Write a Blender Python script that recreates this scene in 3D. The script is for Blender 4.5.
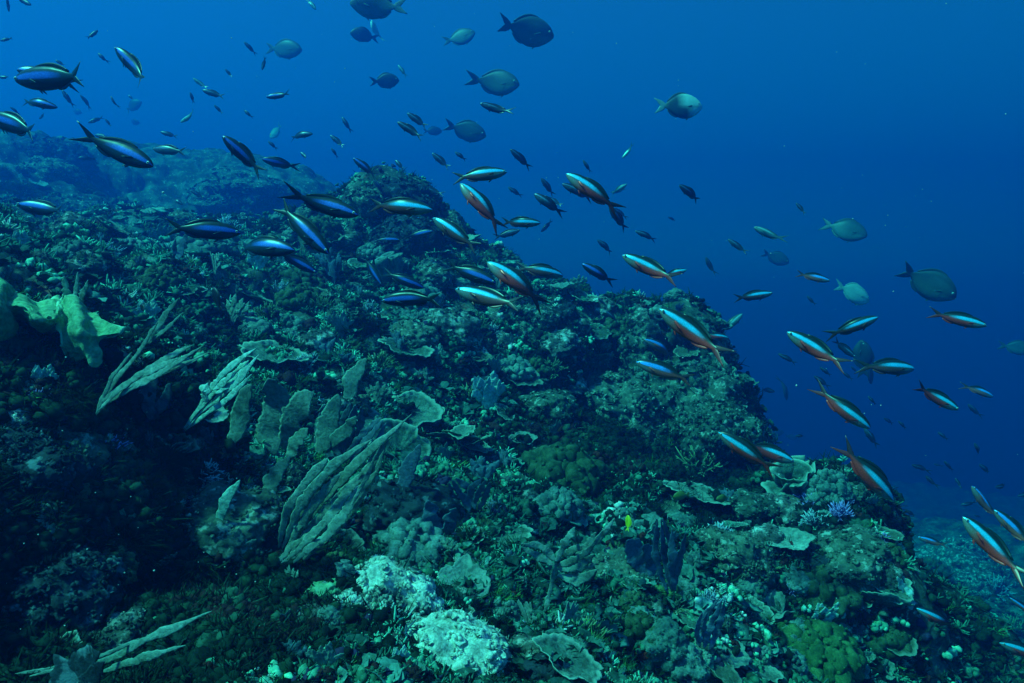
import bpy, math, random
import numpy as np
from mathutils import Vector, Matrix
from mathutils.bvhtree import BVHTree

random.seed(7)
rng = np.random.default_rng(7)
scene = bpy.context.scene
for o in list(bpy.data.objects):
    bpy.data.objects.remove(o)
C = scene.collection
R = math.radians

# ------------------------------------------------------------------ camera, sky, sun, exposure
PITCH = R(5.0)
cam_data = bpy.data.cameras.new("camera")
cam_data.lens = 24.0
cam_data.sensor_width = 36.0
cam_data.clip_start = 0.02
cam_data.clip_end = 500
cam = bpy.data.objects.new("camera", cam_data)
C.objects.link(cam)
cam.location = (0, 0, 0)
cam.rotation_euler = (math.pi / 2 - PITCH, 0, 0)
scene.camera = cam

SUN_AZ, SUN_EL = R(-114), R(56)
world = bpy.data.worlds.new("World")
scene.world = world
world.use_nodes = True
nt = world.node_tree
bg = nt.nodes["Background"]
sky = nt.nodes.new("ShaderNodeTexSky")
sky.sky_type = 'NISHITA'
sky.sun_disc = False
sky.sun_elevation = SUN_EL
sky.sun_rotation = SUN_AZ
nt.links.new(sky.outputs[0], bg.inputs[0])
bg.inputs[1].default_value = 0.07

sl = bpy.data.lights.new("sun", 'SUN')
sl.energy = 5.0
sl.angle = R(4)
sl.color = (0.55, 1.0, 0.80)
sun = bpy.data.objects.new("sun", sl)
C.objects.link(sun)
sdir = Vector((math.sin(SUN_AZ) * math.cos(SUN_EL), math.cos(SUN_AZ) * math.cos(SUN_EL), math.sin(SUN_EL)))
sun.rotation_euler = (-sdir).to_track_quat('-Z', 'Y').to_euler()
sun.location = sdir * 30

scene.view_settings.view_transform = 'Standard'
scene.view_settings.look = 'None'
scene.view_settings.gamma = 1
scene.view_settings.use_curve_mapping = False
scene.view_settings.exposure = 0.84
scene.render.engine = 'CYCLES'
cy = scene.cycles
cy.max_bounces = 5
cy.diffuse_bounces = 2
cy.glossy_bounces = 2
cy.transmission_bounces = 2
cy.volume_bounces = 1
cy.transparent_max_bounces = 4
cy.use_denoising = True
cy.sample_clamp_indirect = 4.0

FPX = 24.0 / 36.0 * 1024
FWD = Vector((0, math.cos(PITCH), -math.sin(PITCH)))
UPV = Vector((0, math.sin(PITCH), math.cos(PITCH)))
RGT = Vector((1, 0, 0))


def at(u, v, d):
    """point seen at pixel (u, v) of the photograph, d metres in front of the lens"""
    return (FWD + RGT * ((u - 512) / FPX) - UPV * ((v - 341.5) / FPX)) * d


# ------------------------------------------------------------------ helpers
def tag(o, label=None, cat=None, group=None, kind=None):
    if label: o["label"] = label
    if cat: o["category"] = cat
    if group: o["group"] = group
    if kind: o["kind"] = kind
    return o


def mesh_from(name, verts, faces, mat=None, smooth=True, attrs=None, uv=None):
    """verts (n,3) array; faces: list of equal-length index arrays (k,3)/(k,4)"""
    me = bpy.data.meshes.new(name)
    verts = np.asarray(verts, dtype=np.float32)
    if not isinstance(faces, (list, tuple)):
        faces = [faces]
    faces = [np.asarray(f, dtype=np.int32) for f in faces if len(f)]
    loops = np.concatenate([f.ravel() for f in faces])
    tot = np.concatenate([np.full(len(f), f.shape[1], dtype=np.int32) for f in faces])
    start = np.concatenate([[0], np.cumsum(tot)[:-1]]).astype(np.int32)
    me.vertices.add(len(verts)); me.vertices.foreach_set("co", verts.ravel())
    me.loops.add(len(loops)); me.loops.foreach_set("vertex_index", loops)
    me.polygons.add(len(tot)); me.polygons.foreach_set("loop_start", start)
    me.polygons.foreach_set("loop_total", tot)
    me.update(calc_edges=True)
    if smooth:
        me.polygons.foreach_set("use_smooth", np.ones(len(tot), dtype=bool))
    if attrs:
        for k, a in attrs.items():
            at_ = me.attributes.new(k, 'FLOAT', 'POINT')
            at_.data.foreach_set("value", np.asarray(a, dtype=np.float32))
    if uv is not None:
        ul = me.uv_layers.new(name="stripe")
        ul.data.foreach_set("uv", np.asarray(uv, dtype=np.float32)[loops].ravel())
    if mat: me.materials.append(mat)
    me.validate()
    return me


def link(name, me, parent=None, loc=None):
    o = bpy.data.objects.new(name, me)
    C.objects.link(o)
    if parent is not None: o.parent = parent
    if loc is not None: o.location = loc
    return o


_tab = np.random.default_rng(11).random((64, 64, 64)).astype(np.float32)
_jit = np.random.default_rng(12).random((64, 64, 64, 3)).astype(np.float32)


def vnoise(p):
    """smooth value noise in -1..1 at points p (n,3)"""
    i = np.floor(p).astype(np.int64)
    f = (p - i).astype(np.float32)
    f = f * f * f * (f * (f * 6 - 15) + 10)
    i0 = i & 63; i1 = (i + 1) & 63
    x0, y0, z0 = i0.T; x1, y1, z1 = i1.T
    fx, fy, fz = f.T
    a = _tab[x0, y0, z0] * (1 - fx) + _tab[x1, y0, z0] * fx
    b = _tab[x0, y1, z0] * (1 - fx) + _tab[x1, y1, z0] * fx
    c = _tab[x0, y0, z1] * (1 - fx) + _tab[x1, y0, z1] * fx
    d = _tab[x0, y1, z1] * (1 - fx) + _tab[x1, y1, z1] * fx
    return ((a * (1 - fy) + b * fy) * (1 - fz) + (c * (1 - fy) + d * fy) * fz) * 2 - 1


def fbm(p, octv=4, gain=0.5):
    r = 0; a = 1.0; q = np.array(p, dtype=np.float64)
    for k in range(octv):
        r = r + a * vnoise(q + 17.3 * k); a *= gain; q = q * 2.03
    return r


def lumps(p):
    """rounded lumps with creases between them, 0..1"""
    i = np.floor(p).astype(np.int64)
    best = np.full(len(p), 9.0)
    for dx in (-1, 0, 1):
        for dy in (-1, 0, 1):
            for dz in (-1, 0, 1):
                c = i + (dx, dy, dz)
                k = c & 63
                q = c + _jit[k[:, 0], k[:, 1], k[:, 2]]
                best = np.minimum(best, ((q - p) ** 2).sum(1))
    return np.sqrt(np.clip(1 - best / 0.9, 0, 1))


# ------------------------------------------------------------------ materials
def new_mat(name):
    m = bpy.data.materials.new(name)
    m.use_nodes = True
    n = m.node_tree.nodes
    return m, n, m.node_tree.links, n["Principled BSDF"]


def ramp(n, stops, interp='LINEAR'):
    r = n.new("ShaderNodeValToRGB")
    r.color_ramp.interpolation = interp
    e = r.color_ramp.elements
    while len(e) > 1: e.remove(e[-1])
    e[0].position = stops[0][0]; e[0].color = (*stops[0][1], 1)
    for p, c in stops[1:]:
        x = e.new(p); x.color = (*c, 1)
    return r


def tex_noise(n, l, vec, scale, detail=4, rough=0.6):
    t = n.new("ShaderNodeTexNoise")
    t.inputs["Scale"].default_value = scale
    t.inputs["Detail"].default_value = detail
    t.inputs["Roughness"].default_value = rough
    if vec is not None: l.new(vec, t.inputs["Vector"])
    return t


def mixc(n, l, fac, a, b, mode='MIX'):
    m = n.new("ShaderNodeMix"); m.data_type = 'RGBA'; m.blend_type = mode
    for s, i in ((fac, 0), (a, 6), (b, 7)):
        if isinstance(s, (int, float)): m.inputs[i].default_value = s
        elif isinstance(s, tuple): m.inputs[i].default_value = (*s, 1)
        else: l.new(s, m.inputs[i])
    return m.outputs[2]


def bump(n, l, bsdf, height, strength=0.5, dist=0.01):
    b = n.new("ShaderNodeBump")
    b.inputs["Strength"].default_value = strength
    b.inputs["Distance"].default_value = dist
    l.new(height, b.inputs["Height"]); l.new(b.outputs[0], bsdf.inputs["Normal"])


def rock_material():
    m, n, l, b = new_mat("reef_rock")
    geo = n.new("ShaderNodeNewGeometry"); P = geo.outputs["Position"]
    a = tex_noise(n, l, P, 3.0, 6, 0.65)
    base = ramp(n, [(0.30, (0.012, 0.022, 0.018)), (0.47, (0.045, 0.075, 0.05)), (0.56, (0.10, 0.15, 0.11)), (0.68, (0.20, 0.28, 0.2))])
    l.new(a.outputs["Fac"], base.inputs[0])
    c2 = tex_noise(n, l, P, 14.0, 5, 0.7)
    pale = ramp(n, [(0.58, (0, 0, 0)), (0.66, (1, 1, 1))]); l.new(c2.outputs["Fac"], pale.inputs[0])
    col = mixc(n, l, pale.outputs[0], base.outputs[0], (0.42, 0.48, 0.36))
    c3 = tex_noise(n, l, P, 5.5, 3, 0.6)
    pur = ramp(n, [(0.60, (0, 0, 0)), (0.68, (0.8, 0.8, 0.8))]); l.new(c3.outputs["Color"], pur.inputs[0])
    col = mixc(n, l, pur.outputs[0], col, (0.12, 0.045, 0.13))
    c4 = tex_noise(n, l, P, 7.0, 3, 0.5)
    red = ramp(n, [(0.64, (0, 0, 0)), (0.70, (0.8, 0.8, 0.8))]); l.new(c4.outputs["Fac"], red.inputs[0])
    col = mixc(n, l, red.outputs[0], col, (0.22, 0.04, 0.02))
    fine = tex_noise(n, l, P, 60.0, 5, 0.75)
    fr = ramp(n, [(0.3, (0.35, 0.35, 0.35)), (0.7, (1.5, 1.5, 1.5))]); l.new(fine.outputs["Fac"], fr.inputs[0])
    col = mixc(n, l, 1.0, col, fr.outputs[0], 'MULTIPLY')
    l.new(col, b.inputs["Base Color"])
    b.inputs["Roughness"].default_value = 0.9
    b.inputs["Specular IOR Level"].default_value = 0.1
    bump(n, l, b, fine.outputs["Fac"], 0.8, 0.015)
    return m


# ------------------------------------------------------------------ water
HZ = (-50, 50, -25, 60, -14, 10.5)


def haze_box():
    x0, x1, y0, y1, z0, z1 = HZ
    v = [(x, y, z) for x in (x0, x1) for y in (y0, y1) for z in (z0, z1)]
    f = [(0, 1, 3, 2), (4, 6, 7, 5), (0, 4, 5, 1), (2, 3, 7, 6), (0, 2, 6, 4), (1, 5, 7, 3)]
    m = bpy.data.materials.new("sea_water_haze"); m.use_nodes = True
    n = m.node_tree.nodes; n.clear()
    out = n.new("ShaderNodeOutputMaterial"); pv = n.new("ShaderNodeVolumePrincipled")
    pv.inputs["Color"].default_value = WATER_COL
    pv.inputs["Density"].default_value = WATER_D
    pv.inputs["Absorption Color"].default_value = WATER_ABS
    pv.inputs["Anisotropy"].default_value = WATER_G
    m.node_tree.links.new(pv.outputs[0], out.inputs["Volume"])
    o = link("haze", mesh_from("haze", v, np.array(f), m, smooth=False))
    tag(o, "clear blue sea water between the lens and the far reef", None, None, "stuff")
    return o


WATER_COL = (0.0, 0.0475, 0.212, 1)
WATER_D = 0.22
WATER_ABS = (0.06, 0.66, 0.87, 1)
WATER_G = 0.52
haze_box()

# ------------------------------------------------------------------ reef ground
# what the photograph shows of the relief: pixel column, pixel row, metres away
CP = """
0 683 1.1;250 683 1.25;450 683 1.45;600 683 1.8;750 683 2.3;880 683 2.9;955 683 8;1030 683 8.5
0 600 1.3;130 600 1.45;250 600 1.65;400 600 1.9;520 600 2.2;650 600 2.6;780 600 2.8;865 600 3.0;892 610 3.3;955 600 11;1040 600 11.5
0 520 1.5;100 520 1.65;200 520 1.95;300 520 2.3;420 520 2.7;520 520 3.1;620 520 3.6;700 520 3.7;780 555 3.2;850 545 3.4;950 556 15;1040 540 16
800 528 3.5;840 522 3.5;872 552 3.6;886 590 3.5;765 535 4.2;800 548 4.3;840 562 4.5;795 525 5.2;805 545 5.7;888 640 3.1;892 683 2.9;908 598 9.5;912 640 8.6;914 690 7.8;910 565 13
0 450 1.6;100 445 1.85;200 445 2.4;300 450 2.9;400 450 3.4;500 450 3.9;560 450 4.2;600 440 4.7;630 465 5.3;680 460 5.0;718 445 5.0;734 470 5.0;736 497 5.2;660 488 5.1;700 494 5.2;690 512 4.3;740 522 4.3
0 380 1.8;80 375 2.2;150 375 2.8;230 370 3.3;320 370 3.8;420 370 4.5;520 370 5.0;600 370 5.2;680 372 5.3;710 400 5.3
0 330 2.1;60 325 2.7;120 315 3.4;200 310 4.1;300 310 4.8;400 310 5.3;480 318 5.5;560 325 5.6;650 338 5.6
0 285 3.4;80 275 4.6;150 282 5.3;230 282 5.7;310 262 5.9;380 255 5.9;450 275 6.0
335 222 6.4;372 200 6.3;420 218 6.3;480 290 6.2;530 308 6.1;600 324 6.1;690 355 5.8;727 410 5.5
0 212 10;60 202 10.8;0 152 12.5;50 156 12.8;92 190 13;130 236 12.4
200 240 12.4;260 245 12.8;185 186 14.4;240 172 15;300 182 15.2;322 212 14
340 300 9.5;400 330 9.5;480 380 9;560 420 9;640 440 9;720 480 9;800 560 10;860 565 11
0 250 21;100 250 21;200 250 22;300 250 22;400 380 13;500 440 13;600 480 13;800 540 15;1000 545 20
0 330 28;200 330 28;400 430 25;600 480 25;800 525 30;1030 530 32
0 330 45;300 400 45;600 470 45;1000 500 45
0 900 0.75;250 900 0.8;500 900 0.9;750 900 1.2;1000 850 2.5
0 1500 0.35;500 1500 0.4;1000 1500 0.8
"""


def ctrl():
    s, val = [], []
    for t in CP.replace("\n", ";").split(";"):
        if not t.strip(): continue
        u, v, d = map(float, t.split())
        p = at(u, v, d)
        r = math.hypot(p.x, p.y)
        s.append((math.atan2(p.x, p.y), math.log(r))); val.append(p.z / r)
    return np.array(s), np.array(val)


def tps_fit(s, val, lam=4e-5):
    n = len(s)
    d2 = ((s[:, None] - s[None]) ** 2).sum(2)
    K = 0.5 * d2 * np.log(d2 + 1e-12)
    Pm = np.hstack([np.ones((n, 1)), s])
    A = np.zeros((n + 3, n + 3)); A[:n, :n] = K + lam * np.eye(n); A[:n, n:] = Pm; A[n:, :n] = Pm.T
    return np.linalg.solve(A, np.concatenate([val, np.zeros(3)]))


def tps_eval(s, w, q):
    out = np.zeros(len(q)); n = len(s)
    for a in range(0, len(q), 20000):
        qq = q[a:a + 20000]
        d2 = ((qq[:, None] - s[None]) ** 2).sum(2)
        out[a:a + 20000] = (0.5 * d2 * np.log(d2 + 1e-12)) @ w[:n] + w[n] + qq @ w[n + 1:]
    return out


NAZ, NR = 760, 560
S_, V_ = ctrl()
W_ = tps_fit(S_, V_)
az = np.linspace(-1.15, 1.15, NAZ)
lr = np.linspace(math.log(0.4), math.log(44), NR)
AZ, LR = np.meshgrid(az, lr, indexing='ij')
q = np.stack([np.clip(AZ.ravel(), -0.8, 0.8), LR.ravel()], 1)
tanv = np.clip(tps_eval(S_, W_, q), -1.6, 0.35)
rr = np.exp(LR.ravel())
V = np.stack([np.sin(AZ.ravel()) * rr, np.cos(AZ.ravel()) * rr, tanv * rr], 1)
V[:, 2] = np.maximum(V[:, 2], -11.5)


def grid_normals(V):
    G = V.reshape(NAZ, NR, 3)
    ga = np.gradient(G, axis=0); gr = np.gradient(G, axis=1)
    nn = np.cross(ga, gr); nn /= np.linalg.norm(nn, axis=2, keepdims=True) + 1e-12
    nn[nn[..., 2] < 0] *= -1
    return nn.reshape(-1, 3)


N0 = grid_normals(V)
amp = np.clip((rr - 0.4) / 1.2, 0.25, 1.0)
big = (lumps(V / 0.75) - 0.5) * 0.32 * np.clip(rr / 4, 0.3, 1.3)
big += fbm(V / 0.6, 3) * 0.08
mid = (lumps(V / 0.26 + 5) - 0.5) * 0.19
sml = (lumps(V / 0.085 + 9) - 0.5) * 0.05
fin = fbm(V / 0.05, 3, 0.6) * 0.016
V1 = V + N0 * ((big + mid) * amp)[:, None]
N1 = grid_normals(V1)
V2 = V1 + N1 * ((sml + fin) * amp)[:, None]
V2[:, 2] = np.maximum(V2[:, 2], -12.5)
idx = np.arange(NAZ * NR).reshape(NAZ, NR)
F = np.stack([idx[:-1, :-1], idx[1:, :-1], idx[1:, 1:], idx[:-1, 1:]], -1).reshape(-1, 4)
M_ROCK = rock_material()
ground = link("seabed", mesh_from("seabed", V2, F, M_ROCK))
tag(ground, kind="structure")
NG = grid_normals(V2)
bvh = BVHTree.FromPolygons(V2.tolist(), F.tolist())


def hit(u, v):
    """where the ray of pixel (u, v) meets the reef: point, normal, depth"""
    d = at(u, v, 1.0)
    loc, nor, i, dist = bvh.ray_cast(Vector((0, 0, 0)), d.normalized(), 60)
    if loc is None: return None
    if nor.z < 0: nor = -nor
    return loc, nor, loc.dot(FWD)

# ------------------------------------------------------------------ shapes
def loft(cen, wd, w, td, t, k=8, flat=1.0):
    """flattened tube along cen: half width w along wd, half thickness t along td; closed ends"""
    cen = np.asarray(cen, float); n = len(cen)
    wd = np.broadcast_to(np.asarray(wd, float), (n, 3)); td = np.broadcast_to(np.asarray(td, float), (n, 3))
    w = np.broadcast_to(np.asarray(w, float), (n,)); t = np.broadcast_to(np.asarray(t, float), (n,))
    a = np.linspace(0, 2 * np.pi, k, endpoint=False)
    V = (cen[:, None] + wd[:, None] * (w[:, None] * np.cos(a))[..., None] + td[:, None] * (t[:, None] * np.sign(np.sin(a)) * np.abs(np.sin(a)) ** flat)[..., None]).reshape(-1, 3)
    i = np.arange(n * k).reshape(n, k); j = np.roll(i, -1, 1)
    F = np.stack([i[:-1], j[:-1], j[1:], i[1:]], -1).reshape(-1, 4)
    c0, c1 = len(V), len(V) + 1
    V = np.vstack([V, cen[0], cen[-1]])
    T = np.vstack([np.stack([j[0], i[0], np.full(k, c0)], -1), np.stack([i[-1], j[-1], np.full(k, c1)], -1)])
    return V, F, T


class Geo:
    def __init__(s): s.v = []; s.q = []; s.t = []; s.a = []; s.uv = []; s.n = 0
    def add(s, V, F=None, T=None, tint=0.5, uv=None):
        V = np.asarray(V, float)
        s.v.append(V)
        if F is not None and len(F): s.q.append(np.asarray(F) + s.n)
        if T is not None and len(T): s.t.append(np.asarray(T) + s.n)
        s.a.append(np.broadcast_to(np.asarray(tint, float), (len(V),)))
        s.uv.append(np.broadcast_to(np.zeros(2) if uv is None else np.asarray(uv, float), (len(V), 2)))
        s.n += len(V); return s
    def arrays(s):
        e4 = np.zeros((0, 4), int); e3 = np.zeros((0, 3), int)
        return (np.vstack(s.v), np.vstack(s.q) if s.q else e4, np.vstack(s.t) if s.t else e3, np.concatenate(s.a), np.vstack(s.uv))
    def mesh(s, name, mat, smooth=True, uv=False):
        v, q4, t3, a, u = s.arrays()
        return mesh_from(name, v, [q4, t3], mat, smooth, {"tint": a}, u if uv else None)


def unit(v):
    v = np.asarray(v, float); return v / (np.linalg.norm(v, axis=-1, keepdims=True) + 1e-12)


def resample(P, n):
    """Catmull-Rom through the rows of P"""
    P = np.asarray(P, float); m = len(P)
    Q = np.vstack([2 * P[0] - P[1], P, 2 * P[-1] - P[-2]])
    x = np.linspace(0, m - 1 - 1e-9, n); i = x.astype(int); f = (x - i)[:, None]
    a, b, c, d = Q[i], Q[i + 1], Q[i + 2], Q[i + 3]
    return 0.5 * (2 * b + (c - a) * f + (2 * a - 5 * b + 4 * c - d) * f * f + (3 * b - a - 3 * c + d) * f ** 3)


def ico(sub):
    import bmesh
    bm = bmesh.new(); bmesh.ops.create_icosphere(bm, subdivisions=sub, radius=1.0)
    V = np.array([v.co[:] for v in bm.verts]); bm.verts.ensure_lookup_table()
    T = np.array([[x.index for x in f.verts] for f in bm.faces]); bm.free()
    return V, T


ICO = {k: ico(k) for k in (1, 2, 3, 4, 5)}


def strap(path, w, face, thick=0.004, n=26, rag=0.25, seed=0, k=8, round_tip=True):
    """a flat frond: centre line path (m,3), half widths w (m,), facing direction face"""
    P = resample(path, n); W = np.interp(np.linspace(0, 1, n), np.linspace(0, 1, len(w)), w)
    tan = unit(np.gradient(P, axis=0)); fd = unit(np.asarray(face, float) - tan * (tan @ np.asarray(face, float))[:, None])
    side = np.cross(tan, fd)
    o = seed * 3.71
    x = np.linspace(0, 1, n)
    nz = vnoise(np.stack([x * n * 0.35 + o, x * 0 + o, x * 0], 1)) + 0.6 * vnoise(np.stack([x * n * 0.9 + o, x * 0 + 9, x * 0], 1))
    nz = nz + .5 * vnoise(np.stack([x * n * 2.3 + o, x * 0 + 19, x * 0], 1))
    W = W * np.clip(1 + rag * nz, .25, 2)
    if round_tip: W = W * np.sqrt(np.clip((1 - x) * 6, 0.01, 1))
    W = W * np.sqrt(np.clip(x * 8, 0.12, 1))
    P = P + fd * (vnoise(np.stack([x * 6 + o, x * 0 + 4, x * 0], 1)) * np.minimum(W * 0.3, .0035))[:, None] + side * (vnoise(np.stack([x * 9 + o, x * 0 + 14, x * 0], 1)) * W * 0.22)[:, None]
    V, F, T = loft(P, side, W, fd, thick, k, .25)
    # curl of the blade across its width
    return V, F, T


def sheet(net, n=34, m=26, thick=0.006, ruffle=0.0, seed=0, freq=9.0):
    """a curved lamina through a net of points (rows, cols, 3); real thickness"""
    net = np.asarray(net, float)
    A = np.stack([resample(net[:, j], n) for j in range(net.shape[1])], 1)
    B = np.stack([resample(A[i], m) for i in range(n)], 0)
    gu = np.gradient(B, axis=0); gv = np.gradient(B, axis=1)
    N = unit(np.cross(gu, gv))
    e = np.minimum(np.minimum(np.linspace(0, 1, n)[:, None], 1), np.ones((1, m)))
    if ruffle:
        ph = vnoise((B * freq + seed * 5.3).reshape(-1, 3)).reshape(n, m)
        B = B + N * (ph * ruffle * e)[..., None]
        ph2 = vnoise((B * freq * 3 + seed * 2.3 + 31).reshape(-1, 3)).reshape(n, m)
        B = B + N * (ph2 * ruffle * 0.3)[..., None]
    edge = np.minimum.reduce([np.linspace(0, 1, n)[:, None] * np.ones((1, m)) * n, (1 - np.linspace(0, 1, n))[:, None] * np.ones((1, m)) * n,
                              np.linspace(0, 1, m)[None] * np.ones((n, 1)) * m, (1 - np.linspace(0, 1, m))[None] * np.ones((n, 1)) * m])
    th = thick * np.clip(edge * 0.5 + 0.25, 0, 1)
    U = (B + N * th[..., None]).reshape(-1, 3); L = (B - N * th[..., None]).reshape(-1, 3)
    i = np.arange(n * m).reshape(n, m); c = n * m
    F1 = np.stack([i[:-1, :-1], i[1:, :-1], i[1:, 1:], i[:-1, 1:]], -1).reshape(-1, 4)
    F2 = F1[:, ::-1] + c
    b = np.concatenate([i[0, :-1], i[:-1, -1], i[-1, :0:-1], i[:0:-1, 0]]); b2 = np.roll(b, -1)
    F3 = np.stack([b, b2, b2 + c, b + c], -1)
    tint = np.concatenate([np.clip(1 - edge.ravel() / 4, 0, 1)] * 2)
    return np.vstack([U, L]), np.vstack([F1, F2, F3]), None, tint


# ------------------------------------------------------------------ fish
FUS = dict(s=[0, .02, .06, .12, .2, .3, .4, .5, .6, .69, .76, .81], top=[.004, .03, .06, .088, .112, .125, .126, .115, .088, .056, .034, .030],
           bot=[.004, .026, .05, .078, .1, .115, .117, .11, .088, .056, .034, .030], hw=[.004, .022, .038, .052, .062, .067, .066, .058, .044, .027, .014, .008])
SURG = dict(s=[0, .02, .07, .14, .23, .33, .43, .53, .63, .71, .77, .82], top=[.01, .05, .12, .175, .22, .245, .245, .215, .155, .09, .045, .036],
            bot=[.03, .06, .11, .165, .215, .245, .245, .22, .16, .09, .045, .036], hw=[.01, .03, .05, .065, .075, .078, .074, .062, .045, .026, .014, .008])


def fish_geo(prof, bend, tail_h, fork, fins=True, ns=26, nc=16, dor=.045):
    """one continuous fish skin, nose at +x 0.5, tail tip at -x 0.5"""
    s = np.linspace(0, .81, ns) ** 1.0
    s = .81 * (np.linspace(0, 1, ns) ** 1.25)
    top, bot, hw = (np.interp(s, prof["s"], prof[k]) for k in ("top", "bot", "hw"))
    g = Geo(); body = Geo()
    a = np.linspace(0, 2 * np.pi, nc, endpoint=False)
    sz, cy_ = np.sin(a), np.cos(a)
    cyy = np.sign(cy_) * np.abs(cy_) ** 0.9
    X = np.repeat((.5 - s)[:, None], nc, 1)
    Z = np.where(sz[None] > 0, top[:, None] * sz[None], bot[:, None] * sz[None])
    Y = hw[:, None] * cyy[None]
    V = np.stack([X, Y, Z], -1).reshape(-1, 3)
    i = np.arange(ns * nc).reshape(ns, nc); j = np.roll(i, -1, 1)
    F = np.stack([i[:-1], j[:-1], j[1:], i[1:]], -1).reshape(-1, 4)
    uv = np.stack([np.repeat(s[:, None], nc, 1), np.repeat((sz[None] + 1) / 2, ns, 0)], -1).reshape(-1, 2)
    T = np.stack([j[0], i[0], np.full(nc, len(V))], -1)
    V = np.vstack([V, [.5 + .003, 0, -.003]]); uv = np.vstack([uv, [0, .5]])
    body.add(V, F, T, uv=uv)
    for sg in (1, -1):                                   # tail lobes
        P = np.array([[-.27, 0, sg * .004], [-.33, 0, sg * .025], [-.39, 0, sg * tail_h * .5], [-.5, 0, sg * tail_h]])
        P = resample(P, 9); w = np.interp(np.linspace(0, 1, 9), [0, .25, .6, 1], [.022, .034 + fork, .026 + fork, .003])
        tan = unit(np.gradient(P, axis=0)); sd = np.cross(tan, [0, 1, 0])
        v, f, t = loft(P, sd, w, (0, 1, 0), np.interp(np.linspace(0, 1, 9), [0, 1], [.008, .0015]), 8)
        body.add(v, f, t, uv=np.stack([np.full(len(v), .97), np.full(len(v), .5 + sg * .2)], -1))

    def fin(s0, s1, h, up, name_uv, lean=.03):
        n = 9; x = np.linspace(s0, s1, n)
        base = np.interp(x, prof["s"], prof["top"] if up else prof["bot"]) * .93
        hh = h * np.sin(np.linspace(.35, np.pi - .25, n)) ** .7
        sgn = 1 if up else -1
        c = np.stack([.5 - x - lean * .5, 0 * x, sgn * (base + hh / 2)], -1)
        v, f, t = loft(c, unit(np.array([-lean, 0, sgn * h])), hh / 2 + .002, (0, 1, 0), .0035, 6)
        return v, f, t, np.stack([np.full(len(v), .55), np.full(len(v), name_uv)], -1)

    fl = {"dorsal_fin": [fin(.26, .72, dor, True, .99)], "anal_fin": [fin(.52, .72, dor * .8, False, .03)], "pectoral_fin": []}
    for sg in (1, -1):
        y0 = np.interp(.24, prof["s"], prof["hw"]) * .9
        P = resample([[.5 - .23, sg * y0, -.01], [.5 - .28, sg * (y0 + .02), -.025], [.5 - .36, sg * (y0 + .04), -.05]], 6)
        v, f, t = loft(P, unit(np.array([.3, 0, 1])), [.008, .016, .02, .018, .012, .003], unit(np.array([.2, sg, 0])), .0025, 6)
        fl["pectoral_fin"].append((v, f, t, np.stack([np.full(len(v), .5), np.full(len(v), .2)], -1)))
        P = resample([[.5 - .30, sg * .015, -np.interp(.3, prof["s"], prof["bot"]) * .9], [.5 - .345, sg * .025, -np.interp(.3, prof["s"], prof["bot"]) - .035]], 5)
        v, f, t = loft(P, (1, 0, 0), [.014, .016, .014, .01, .003], (0, 1, 0), .0025, 6)
        body.add(v, f, t, uv=np.stack([np.full(len(v), .4), np.full(len(v), .1)], -1))

    def bent(v):
        v = np.array(v); d = np.clip(.15 - v[:, 0], 0, None)
        v[:, 1] += bend * d ** 2 * 1.6 - bend * .1 * np.clip(v[:, 0] - .1, 0, None)
        return v
    out = {"body": body, "fins": {}}
    body.v = [bent(v) for v in body.v]
    for k, lst in fl.items():
        for (v, f, t, uvv) in lst:
            gg = Geo().add(bent(v), f, t, uv=uvv)
            out["fins"].setdefault(k, []).append(gg)
    return out


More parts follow.
